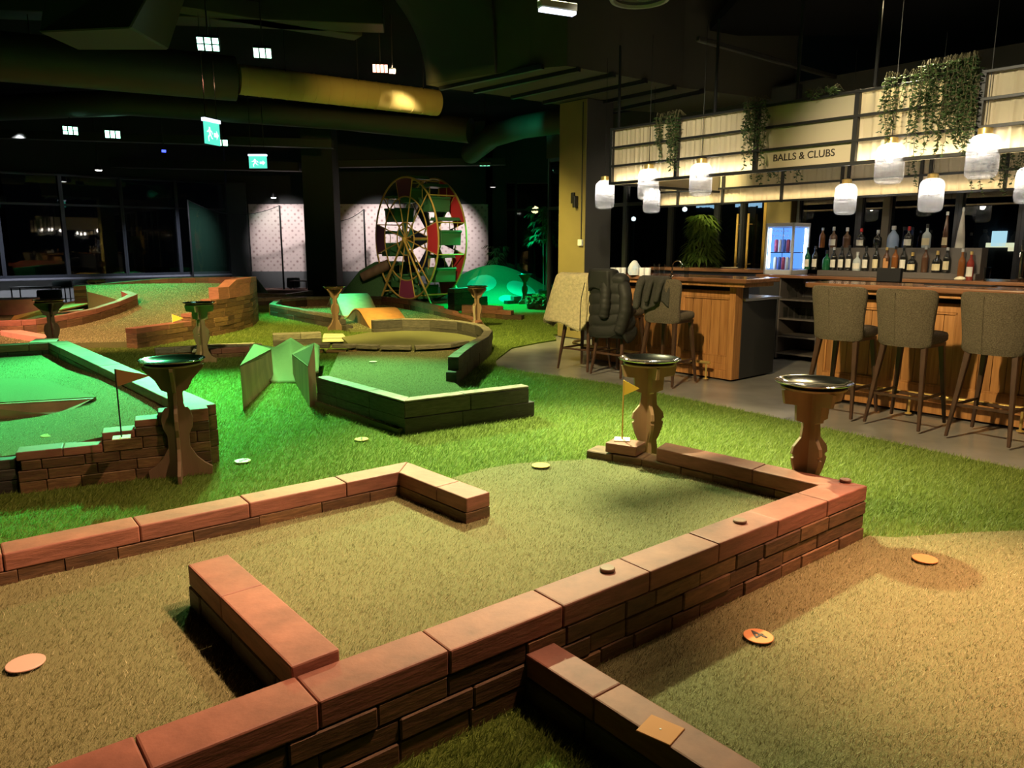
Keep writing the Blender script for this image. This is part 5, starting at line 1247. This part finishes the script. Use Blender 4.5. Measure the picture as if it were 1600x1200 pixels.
for i in range(3):
    mb = MB(); z0, z1 = .1, 3.5; x0, x1 = GY(xs[i], 430, YB)[0], GY(xs[i + 1], 430, YB)[0]; f = .04
    mb.box(x0, x0 + f, YB - .08, YB + .1, z0, z1); mb.box(x1 - f, x1, YB - .08, YB + .1, z0, z1); mb.box(x0, x1, YB - .08, YB + .1, z0, z0 + .08); mb.box(x0 + f, x1 - f, YB - .08, YB + .08, 2.62, 2.68)
    w_ = struct('window_%d' % (20 + i), mb, M['black'], bevel=.004); mb = MB(); mb.box(x0 + .02, x1 - .02, YB - .005, YB + .005, z0 + .03, z1 - .03); obj('window_pane', mb, M['pane'], w_)
mb = MB(); mb.box(GY(478, 400, 22)[0], GY(525, 400, 22)[0], 22, 22.8, -.02, CE); struct('pillar_far', mb, M['wall'], bevel=.01)
mb = MB(); N = Vector((1.17, 12.2)); ua, vb_ = Vector(UA), Vector(VB); q4 = [N, N + vb_ * .6, N + vb_ * .6 + ua * .6, N + ua * .6]
mb.prism([(p.x, p.y) for p in q4], -.02, 3.75); pl_ = struct('pillar_near', mb, pbr('charcoal_pillar', (.06, .058, .055), .7), bevel=.006)
mb = MB(); o_ = -vb_ * .012; q5 = [N + o_, N + vb_ * .001, N + ua * .602 + vb_ * .001, N + ua * .602 + o_]; mb.prism([(p.x, p.y) for p in q5], 0, 3.74); obj('ochre_face', mb, M['pillar'], pl_)
# wall speaker and socket on the near pillar
def onpil(s, z, off=.0): p = N + ua * s - vb_ * (off + .013); return (p.x, p.y, z)
t = thing('wall_speaker', 'pair of small black wall brackets on the ochre pillar', 'speaker', onpil(.2, 2.2), math.atan2(ua.y, ua.x))
mb = MB(); mb.box(.02, .08, .005, .05, -.03, .14); obj('bracket', mb, M['black'], t, bevel=.004); mb = MB(); mb.box(-.05, .0, .005, .09, -.10, .08); obj('speaker_body', mb, M['black'], t, bevel=.006)
t = thing('wall_socket', 'small white wall socket low on the ochre pillar', 'socket', onpil(.07, 1.55), math.atan2(ua.y, ua.x)); mb = MB(); mb.box(-.045, .045, .001, .045, -.05, .05); obj('socket_box', mb, M['white'], t, bevel=.005)
mb = MB(); mb.tube([onpil(.07, 1.6, .01), onpil(.07, 3.7, .01)], .008, 6); o = obj('wall_cable', mb, M['black']); tag(o, 'black cable running up the ochre pillar from the socket', 'cable')
# ================================================================== CEILING
mb = MB(); mb.box(-20, 14, -1.5, 30, CE, CE + .2); struct('ceiling', mb, M['ceil'])
mb = MB(); mb.box(-20, -19.8, -1.5, 30, -.02, CE); struct('wall_left', mb, M['wall'])
mb = MB(); mb.box(-20, 14, -1.6, -1.4, -.02, CE); struct('wall_near', mb, M['wall'])
SZ = 3.76
near = [(668, 133), (715, 124), (770, 115), (828, 108), (886, 103), (966, 117), (1066, 137), (1240, 160)]
farp = [(1240, 185), (1066, 178), (965, 172), (876, 164), (773, 148), (700, 139)]
sof = [G(*p, SZ) for p in near] + [G(*p, SZ) for p in farp]
mb = MB(); mb.prism(sof, SZ, CE); struct('ceiling_soffit', mb, pbr('grey_soffit', (.06, .057, .042), .9))
bt = MB()
for a_, b_ in (((848, 104), (688, 138)), ((905, 108), (742, 143)), ((960, 116), (800, 152)), ((1010, 126), (850, 160)), ((1055, 136), (905, 167)), ((1100, 142), (960, 172))):
    p, q_ = Vector(G(*a_, SZ - .02)), Vector(G(*b_, SZ - .02)); d = (q_ - p).normalized(); n_ = Vector((-d.y, d.x)) * .03
    bt.prism([tuple(p + n_), tuple(q_ + n_), tuple(q_ - n_), tuple(p - n_)], SZ - .05, SZ + .01)
struct('trim_5', bt, M['black'])
def curve_(u, v):
    k = u * 3; pts = [(668, 133), (715, 124), (770, 115), (775, 114)]; i = min(int(k), 2); f = k - i; px = pts[i][0] * (1 - f) + pts[i + 1][0] * f; py = pts[i][1] * (1 - f) + pts[i + 1][1] * f
    a_ = Vector((*G(px, py, SZ), SZ)); s_ = (1 - u) * 1.5 * (1 - math.sqrt(max(0, 1 - v * v))) ; z = SZ + (CE - SZ) * v
    return (a_.x - .95 * (1 - u * .8) * v ** 2.2, a_.y - .1 * v, z)
mb = MB(); mb.grid(curve_, 12, 12); struct('ceiling_cove', mb, M['duct'], smooth=True, solid=.05)
mb = MB(); mb.box(2.9, 14, -1.4, 12, 4.6, 4.72); struct('ceiling_bar', mb, M['ceil'])
def duct(label, pts, r, mat, n=24, bands=0, nm='air_duct', sag=0, hang=True):
    t = thing(nm, label, 'duct', pts[0]); mb = MB(); mb.tube(pts, r, n); obj('duct_pipe', mb, M[mat], t, smooth=50, world=True)
    if bands:
        P3 = [Vector(p) for p in pts]; mb = MB(); L_ = (P3[-1] - P3[0]).length
        for k in range(bands):
            f = (k + .5) / bands; c = P3[0].lerp(P3[-1], f); d = (P3[-1] - P3[0]).normalized() * .012
            mb.tube([tuple(c - d), tuple(c + d)], r + .006, n)
        obj('seam_bands', mb, M[mat], t, smooth=50, world=True)
    if hang:
        mb = MB(); P3 = [Vector(p) for p in pts]
        for f in (.15, .5, .85):
            c = P3[0].lerp(P3[-1], f); mb.tube([(c.x + r, c.y, c.z), (c.x + r, c.y, CE)], .008, 5)
        obj('hanger_rods', mb, M['black'], t, world=True)
def g3(px, py, z): a = G(px, py, z); return (a[0], a[1], z)
e0, e1, e2 = Vector(g3(683, 161, 4.3)), Vector(g3(533, 143, 4.3)), Vector(g3(372, 124, 4.3))
duct('round spiral duct, its yellow light put into an ochre colour, ending above the wheel', [tuple(e0), tuple(e0 + (e2 - e0) * 1.0)], .245, 'ductlight', bands=16)
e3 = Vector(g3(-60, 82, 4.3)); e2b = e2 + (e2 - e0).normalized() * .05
duct('wide dark duct continuing the ochre duct towards the left edge', [tuple(e2b), tuple(e3)], .36, 'duct')  # unlit run of the same long duct, darkness put into its colour
duct('long dark duct behind the ochre duct, running to the green elbow', [g3(-80, 172, 4.5), g3(200, 160, 4.5), g3(533, 184, 4.4), GY(735, 204, 17.2)], .27, 'duct', hang=False)
duct('green-lit elbow duct beside the ochre pillar top', [GY(905, 188, 15.2), GY(868, 190, 15.4), GY(815, 198, 16.2), GY(770, 212, 17.2), GY(735, 240, 18.6)], .24, 'duct', hang=False)
mb = MB(); c = Vector(g3(150, 45, 4.4)); mb.hexa([(c.x - .55, c.y - .4, 4.25), (c.x + .75, c.y - .6, 4.25), (c.x + .75, c.y + .5, 4.25), (c.x - .55, c.y + .5, 4.25)], [(c.x - .4, c.y - .2, 5.3), (c.x + 1.2, c.y - .2, 5.3), (c.x + 1.2, c.y + .5, 5.3), (c.x - .4, c.y + .5, 5.3)])
o = obj('duct_hood', mb, M['duct'], bevel=.02); tag(o, 'angular grey duct hood at the upper left of the ceiling, tinted red', 'duct')
for i, (a_, b_, w_, h_, lab) in enumerate((((-80, 20), (600, 45), .5, .35, 'broad dark ceiling trunk nearest the viewer at upper left'), ((180, 0), (560, 60), .35, .25, 'narrow dark ceiling trunk beside the broad one at upper left'), ((-50, 258), (470, 268), .35, .25, 'grey cable tray above the left windows'), ((530, 262), (790, 258), .3, .2, 'cable tray above the wheel'), ((-50, 215), (520, 232), .25, .2, 'dark pipe tray across the far left ceiling'), ((1090, 65), (1400, 150), .06, .06, 'thin rail high above the bar canopy'))):
    z = 4.9 if i < 2 else 4.4 if i < 5 else 3.9
    if i in (2, 3, 4): p, q_ = Vector(GY(a_[0], a_[1], 23 if i != 4 else 19)), Vector(GY(b_[0], b_[1], 23 if i != 4 else 19))
    else: p, q_ = Vector(g3(*a_, z)), Vector(g3(*b_, z))
    d = (q_ - p); d.normalize(); n_ = Vector((-d.y, d.x, 0)) * w_ / 2; u_ = Vector((0, 0, h_))
    mb = MB(); mb.hexa([tuple(p - n_), tuple(q_ - n_), tuple(q_ + n_), tuple(p + n_)], [tuple(p - n_ + u_), tuple(q_ - n_ + u_), tuple(q_ + n_ + u_), tuple(p + n_ + u_)])
    o = obj('ceiling_trunk', mb, M['duct'], bevel=.01); tag(o, lab, 'duct')
t = thing('ribbed_duct_end', 'ribbed grey flexible duct end at the top of the frame right of the lamp', 'duct', g3(1000, -4, 3.6))
mb = MB(); c = Vector(g3(1000, -4, 3.6))
for k in range(7): mb.tube([tuple(c + Vector((.24 * cos(2 * pi * j / 24), .24 * sin(2 * pi * j / 24), .05 * k))) for j in range(24)], .026, 6, closed=True)
obj('ribs', mb, pbr('grey_flex', (.16, .16, .16), .6), t, smooth=True, world=True)

# ---- lamps and signs hung from the ceiling ---------------------------------------------------------
LAMPS = []
def flood(label, px, py, Y, col, s, rows=2, cols=3, size=.30, tilt=None, cat='floodlight', lit=True):
    p = Vector(GY(px, py, Y)); t = thing('flood_lamp', label, cat, p)
    tgt = Vector(tilt) if tilt else Vector((p.x * .6, p.y - 7, .3)); d = (tgt - p).normalized(); rot = d.to_track_quat('-Z', 'Y').to_matrix().to_4x4()
    w_, h_ = size, size * .62
    mb = MB(); mb.box(-w_ / 2, w_ / 2, -h_ / 2, h_ / 2, 0, .10); mb.xform(rot); obj('housing', mb, M['black'], t, bevel=.004)
    mb = MB()
    for i in range(cols):
        for j in range(rows):
            x0 = -w_ / 2 + w_ * (i + .12) / cols; x1 = -w_ / 2 + w_ * (i + .88) / cols; y0 = -h_ / 2 + h_ * (j + .1) / rows; y1 = -h_ / 2 + h_ * (j + .9) / rows
            mb.box(x0, x1, y0, y1, -.006, .0)
    mb.xform(rot); obj('led_cells', mb, emis('led', col, s), t)
    mb = MB(); mb.tube([(0, 0, .06), (0, 0, CE - p.z)], .012, 6); obj('drop_rod', mb, M['black'], t)
    return p, d
F1 = flood('green floodlight with six bright cells, nearest one over the left lanes', 325, 69, 11.0, (.45, 1, .75), 7, size=.30)
F2 = flood('green-white floodlight right of the nearest green one', 410, 83, 11.6, (.55, 1, .75), 7, 1, 3, size=.26)
F3 = flood('distant green floodlight, leftmost of the far pair', 110, 204, 17, (.35, 1, .65), 7, size=.30)
F4 = flood('distant green floodlight, right one of the far pair', 176, 210, 17.5, (.35, 1, .65), 7, 1, 3, size=.32)
F5 = flood('distant green floodlight beside the hanging exit sign seen edge-on', 347, 223, 17.5, (.35, 1, .65), 7, 1, 2, size=.26)
F6 = flood('green floodlight above the mound right of the wheel', 758, 258, 19.5, (.25, 1, .6), 7, 1, 3, size=.28, tilt=(-.6, 20.5, 0))
F7 = flood('red floodlight above the ochre duct', 594, 107, 13.5, (1, .35, .25), 7, 1, 4, size=.26, tilt=(-1, 6, 0))
flood('small orange floodlight right of the red one', 613, 112, 13.8, (1, .6, .4), 8, 1, 2, size=.12, tilt=(-.4, 6, 0))
flood('small blue signal lamp among the far ceiling trays', 256, 236, 18.5, (.05, .08, 1), 4, 1, 1, size=.12)
for (px, py, Y, lab) in ((153, 256, 20.5, 'small white spot lamp high before the left windows'), (427, 301, 24.6, 'white spot lamp over the narrow wallpaper panel'), (770, 284, 24, 'small pale lamp head over the right end of the wide wallpaper')):
    t = thing('spot_lamp', lab, 'spotlight', GY(px, py, Y)); mb = MB(); mb.lathe([(.05, 0), (.09, -.14), (.09, -.16)], 20, cap1=False); mb.tube([(0, 0, 0), (0, 0, CE - GY(px, py, Y)[2])], .012, 6); obj('lamp_head', mb, M['black'], t, smooth=40)
    mb = MB(); mb.lathe([(.085, -.157), (.07, -.175), (0, -.18)], 20, cap1=False); obj('lens', mb, emis('white_lens', (1, .95, .92), 12 if px != 770 else 1.0), t)
def exitsign(label, px, py, Y, w_, h_, rz):
    p = GY(px, py, Y); t = thing('exit_sign', label, 'sign', p, rz)
    mb = MB(); mb.box(-w_ / 2, w_ / 2, -.035, .035, h_ * .36, h_ * .5); obj('lamp_housing', mb, emis('exit_white', (.75, .8, 1), 1.6), t, bevel=.004)
    mb = MB(); mb.box(-w_ * .48, w_ * .48, -.006, .006, -h_ * .5, h_ * .36); obj('green_plate', mb, emis('exit_green', (.10, .75, .55), 1.3), t)
    ar = [(-.40, -.06), (-.26, .12), (-.26, .02), (-.10, .02), (-.10, -.14), (-.26, -.14), (-.26, -.24)]
    mn = [(.12, .22), (.20, .22), (.20, .14), (.26, .08), (.34, .04), (.32, .0), (.22, .03), (.19, -.06), (.28, -.16), (.26, -.34), (.21, -.34), (.22, -.19), (.13, -.1), (.07, -.22), (-.02, -.24), (-.02, -.2), (.04, -.17), (.09, -.04), (.11, .05), (.04, .02), (.0, -.06), (-.03, -.04), (.01, .06), (.10, .11)]
    for s_ in (-1, 1):
        mb = MB()
        for poly in (ar, mn): mb.slab([(x * w_ * s_ * -1 * -1, .0075 * s_, z * h_ * 1.0 - .05 * h_) for x, z in poly], .002, (0, 1, 0))
        obj('pictogram', mb, emis('exit_pict', (.7, 1, .95), 1.6), t)
    mb = MB()
    for x in (-w_ * .35, w_ * .35): mb.tube([(x, 0, h_ * .5), (x, 0, CE - p[2])], .006, 5)
    obj('suspension_wires', mb, M['steel'], t)
exitsign('green running-man exit sign hanging before the far pillar', 403, 252, 15.5, .37, .27, 0)
exitsign('green exit sign hung edge-on to the viewer', 331, 206, 12.0, .36, .38, R(72))
p = G(871, 16, 3.3); t = thing('emergency_luminaire', 'white lit batten lamp hanging at the top of the frame', 'lamp', (p[0], p[1], 3.3), R(25))
mb = MB(); mb.box(-.16, .16, -.04, .04, 0, .06); obj('batten_body', mb, pbr('batten', (.5, .5, .52), .4), t, bevel=.008)
mb = MB(); mb.box(-.15, .15, -.032, .032, -.022, .0); obj('diffuser', mb, emis('cold_white', (.72, .78, 1), 3), t)
mb = MB(); mb.tube([(-.08, 0, .06), (-.08, 0, 2.1)], .006, 6); mb.tube([(.08, 0, .06), (.08, 0, 2.1)], .006, 6); obj('suspension_wires', mb, M['steel'], t)
# ================================================================== FAR LEFT FURNITURE, NETS, PLANTS
for (px, y0, y1, w_, Y, lab) in ((78, 453, 466, 34, 17.5, 'dark green pouf behind the left tray stand'), (98, 439, 449, 27, 20.3, 'dark pouf on legs below the left windows'), (127, 438, 446, 22, 21.0, 'dark pouf beside the low white table below the windows'), (459, 434, 452, 20, 24.0, 'dark padded seat in the wallpapered alcove')):
    c = GY(px, y1, Y); zt = GY(px, y0, Y)[2]; zb = GY(px, y1, Y)[2]; r_ = w_ / 2 / 1170 * Y
    t = thing('pouf', lab, 'pouf', (c[0], Y, 0)); mb = MB(); n = 24; loft(mb, [[(r_ * s_ * cos(2 * pi * k / n), r_ * s_ * sin(2 * pi * k / n), z) for k in range(n)] for z, s_ in ((max(zb, .2), .92), (max(zb, .2) + .03, 1), (zt - .04, 1), (zt, .9))]); obj('cushion', mb, M['seatdark'], t, smooth=50)
    for a in range(4):
        mb = MB(); mb.tube([(r_ * .7 * cos(a * pi / 2 + .8), r_ * .7 * sin(a * pi / 2 + .8), 0), (r_ * .7 * cos(a * pi / 2 + .8), r_ * .7 * sin(a * pi / 2 + .8), max(zb, .2) + .01)], .015, 6); obj('leg', mb, M['black'], t)
for (px0, px1, py, Y, lab, mat) in ((22, 88, 448, 19.6, 'long low dark-framed bench table below the left windows', 'wallgrey'), (119, 144, 444, 20.6, 'low white side table beside the poufs', 'white'), (455, 482, 438, 23.6, 'pale low table in the wallpapered alcove', 'wallgrey')):
    a_, b_ = GY(px0, py, Y), GY(px1, py, Y); t = thing('low_table', lab, 'table', ((a_[0] + b_[0]) / 2, Y, 0)); w_ = (b_[0] - a_[0]) / 2; z = a_[2]
    mb = MB(); mb.box(-w_, w_, -.2, .2, z - .03, z); obj('table_top', mb, M[mat], t, bevel=.004)
    for sx in (-1, 1):
        for sy in (-1, 1): mb = MB(); mb.box(sx * (w_ - .03) - .012, sx * (w_ - .03) + .012, sy * .17 - .012, sy * .17 + .012, 0, z - .03); obj('leg', mb, M['black'], t)
pol = []
for (px, y0, lab) in ((304, 312, 'net pole before the left windows'), (444, 321, 'net pole before the narrow wallpaper panel'), (482, 322, 'green-lit net pole at the edge of the far pillar'), (573, 327, 'net pole before the wide wallpaper panel')):
    b_ = GY(px, 455, 23.4); z = GY(px, y0, 23.4)[2]; t = thing('net_pole', lab, 'pole', (b_[0], 23.4, 0)); mb = MB(); mb.tube([(0, 0, 0), (0, 0, z)], .028, 8); obj('pole_tube', mb, M['black'], t, smooth=True); mb = MB(); mb.lathe([(.14, 0), (.14, .02), (.03, .03)], 20); obj('foot', mb, M['black'], t); pol.append((b_[0], z))
def netspan(label, a_, b_, sag):
    t = thing('safety_net', label, 'net', (a_[0], 23.4, 0))
    mb = MB(); mb.grid(lambda u, v: (a_[0] * (1 - u) + b_[0] * u, 23.4, .2 + (a_[1] * (1 - u) + b_[1] * u - sag * (1 - (2 * u - 1) ** 2) - .2) * v), 20, 6); obj('mesh_cloth', mb, M['net'], t, world=True)
    mb = MB(); mb.tube([(a_[0] * (1 - u) + b_[0] * u, 23.4, a_[1] * (1 - u) + b_[1] * u - sag * (1 - (2 * u - 1) ** 2)) for u in [k / 20 for k in range(21)]], .01, 5); obj('top_rope', mb, M['black'], t, world=True)
netspan('sagging green net between the window pole and the alcove', pol[0], pol[1], .35)
netspan('sagging net beside the far pillar before the wide wallpaper', pol[2], pol[3], .4)
x, y = GY(852, 450, 19.5)[:2]; palm('dark potted palm by the windows left of the ochre pillar', x, y, 2.5, .55, 9, 60, 1.5, 'leaf', False)
x, y = GY(775, 440, 23.8)[:2]; palm('dim potted palm in the corner right of the wide wallpaper', x, y, 1.5, .4, 12, 40, .5, 'leaf', False)
rg = random.Random(8)
for i, px in enumerate((832, 842, 853, 864)):
    x, y = GY(px, 462, 18.2 - .1 * i)[:2]; t = thing('ground_plant', 'low leafy plant in the border at the foot of the ochre pillar', 'plant', (x, y, 0), group='border plants by the ochre pillar'); lf = MB()
    for k in range(40):
        a = rg.uniform(0, 6.28); leaf_blade(lf, (.05 * cos(a), .05 * sin(a), .1 + rg.uniform(0, .2)), (cos(a), sin(a), rg.uniform(.3, 1.2)), rg.uniform(.15, .3), .03, .12)
    obj('leaves', lf, M['leaf2'], t); mb = MB(); mb.lathe([(.12, 0), (.15, .14), (0, .14)], 14, cap1=False); obj('pot', mb, M['black'], t)
# ================================================================== CAMERA, LIGHT, RENDER
cam = bpy.data.cameras.new('camera'); co = bpy.data.objects.new('camera', cam); COL.objects.link(co)
co.location = (0, 0, CZ); co.rotation_euler = (pi / 2 - TH, 0, 0); cam.sensor_fit = 'HORIZONTAL'; cam.sensor_width = 36.0; cam.lens = F / 1600 * 36; cam.clip_start = .02; cam.clip_end = 300
SC.camera = co
w = bpy.data.worlds.new('night'); SC.world = w; w.use_nodes = True
w.node_tree.nodes['Background'].inputs[0].default_value = (.25, .3, .4, 1); w.node_tree.nodes['Background'].inputs[1].default_value = .004
def spot(name, loc, tgt, col, power, ang, blend=.6, size=.08):
    l = bpy.data.lights.new(name, 'SPOT'); l.color = col; l.energy = power; l.spot_size = R(ang); l.spot_blend = blend; l.shadow_soft_size = size
    o = bpy.data.objects.new(name, l); COL.objects.link(o); o.location = loc
    o.rotation_euler = (Vector(tgt) - Vector(loc)).to_track_quat('-Z', 'Y').to_euler(); return o
def point(name, loc, col, power, size=.05):
    l = bpy.data.lights.new(name, 'POINT'); l.color = col; l.energy = power; l.shadow_soft_size = size
    o = bpy.data.objects.new(name, l); COL.objects.link(o); o.location = loc; return o
GR = (.03, 1.0, .36); WA = (1.0, .76, .38)
spot('spot_amber', (3.0, 3.0, 4.4), (2.05, 2.75, 0), (1.0, .46, .27), 3000, 34, 1)
spot('spot_amber', (3.6, 3.4, 4.4), (2.6, 4.0, 0), (1.0, .58, .32), 500, 50, 1)
spot('spot_salmon', (1.6, 2.9, 4.6), (-1.45, 2.9, .2), (1.0, .56, .32), 1650, 46, .9)
spot('spot_salmon', (2.0, 4.2, 4.6), (.45, 2.9, .3), (1.0, .62, .38), 330, 40, .9)
spot('spot_yellow', (-.5, 3.4, 4.2), (2.6, 6.6, .3), WA, 1500, 58, .7)
spot('spot_coats', (-1.6, 5.2, 3.7), (.9, 9.4, .7), (1.0, .80, .40), 1200, 30, .8)
spot('spot_centre', (.1, 7.2, 4.6), (.45, 4.8, 0), (1.0, .99, .54), 4200, 58, .9)
spot('spot_lawn', (3.4, 7.4, 3.7), (2.2, 4.8, 0), (1.0, .82, .45), 500, 80, .9)
spot('spot_canopy', (.3, 4.6, 3.4), (1.75, 9.0, 2.2), (1.0, .87, .58), 900, 34, .7)
spot('spot_canopy', (1.0, 4.0, 3.4), (3.7, 6.9, 2.2), (1.0, .87, .58), 700, 40, .7)
spot('flood_green', (F1[0].x, F1[0].y - .2, F1[0].z), (-4.1, 6.6, 0), (.10, 1.0, .36), 10000, 50, .9)
spot('flood_green', (F2[0].x, F2[0].y - .2, F2[0].z), (-1.6, 7.4, 0), (.36, 1.0, .36), 5500, 50, .9)
spot('flood_green', (F3[0].x, F3[0].y - .2, F3[0].z), (-7.5, 15, 0), GR, 2600, 50, .8)
spot('flood_green', (F5[0].x, F5[0].y - .2, F5[0].z), (-4.0, 16.2, 0), GR, 2600, 46, .8)
spot('flood_green', (F6[0].x, F6[0].y - .2, F6[0].z), (-.2, 19.0, 0), (.0, 1.0, .48), 2400, 72, .8)
spot('flood_green', (-1.0, 20.0, 3.6), (.2, 21.5, 0.3), (.0, 1.0, .5), 600, 80, .8)
spot('spot_orange', (-9.5, 9.0, 4.4), (-7.6, 12.3, 0), (1.0, .42, .26), 2400, 60, .8)
spot('spot_orange', (-5.8, 8.4, 4.4), (-6.4, 13.0, .3), (1.0, .62, .25), 2000, 50, .8)
spot('spot_yellow', (-3.2, 9.2, 4.4), (-3.6, 13.0, 0), (1.0, .82, .22), 2700, 55, .8)
spot('spot_yellow', (-1.6, 9.6, 4.2), (.2, 13.4, 0), (1.0, .85, .25), 1900, 56, .8)
spot('spot_yellow', (-.6, 7.6, 4.5), (-1.4, 11.6, 0), (1.0, .82, .30), 1500, 46, .9)
spot('fill_warm', (-1.4, 3.2, 4.3), (-3.3, 6.2, .2), (1.0, .74, .38), 300, 50, .9)  # added low-power fill, unseen, for the left ramp's side board
spot('spot_duct', (-1.0, 9.6, 3.3), (-2.5, 15.2, 4.3), (1.0, .66, .16), 420, 36, .9)
spot('spot_pillar', (-2.2, 8.0, 3.0), (1.0, 12.4, 1.9), (1.0, .78, .30), 130, 26, .6)
spot('spot_wheel', (-2.0, 13.5, 4.6), (-2.6, 20.4, 1.6), (1.0, .80, .45), 1500, 30, .8)
spot('spot_stands', (-3.2, 6.6, 4.3), (-4.6, 9.9, .5), (1.0, .85, .45), 500, 40, .9)
spot('spot_palm', P(3.0, 1.2, 3.6), P(3.6, 3.4, 1.4), (1.0, .85, .40), 520, 50, .8)
spot('spot_salmon', (.7, 3.9, 4.6), (-2.0, 2.5, .2), (1.0, .60, .36), 1200, 38, .9)
spot('spot_ramp', (.6, 5.6, 4.3), (-2.4, 7.6, .3), (1.0, .80, .5), 420, 20, .8)
for px_ in (435, 585, 690):
    x_ = GY(px_, 370, 24)[0]; spot('spot_wallpaper', (x_, 22.0, 3.7), (x_, 25.0, 1.7), (1.0, .90, .88), 750, 46, .7)
for px_ in (40, 200):
    t_ = 2.0 if px_ == 200 else 6.0; spot('spot_window_side', lp(t_, -3.2, 4.2), lp(t_, 0, .3), (.85, .9, 1), 1300, 50, .9)
for p_ in pl: point('pendant_light', p_, (1, .90, .72), 9, .04)
spot('elbow_green', (-.2, 14.2, 3.3), (.3, 16.0, 4.15), (.0, 1, .5), 120, 40, .8)
SC.view_settings.view_transform = 'Standard'; SC.view_settings.look = 'None'; SC.view_settings.exposure = 0; SC.view_settings.gamma = 1; SC.view_settings.use_curve_mapping = False
SC.cycles.max_bounces = 6; SC.cycles.transparent_max_bounces = 12
SC.cycles.sample_clamp_indirect = 4
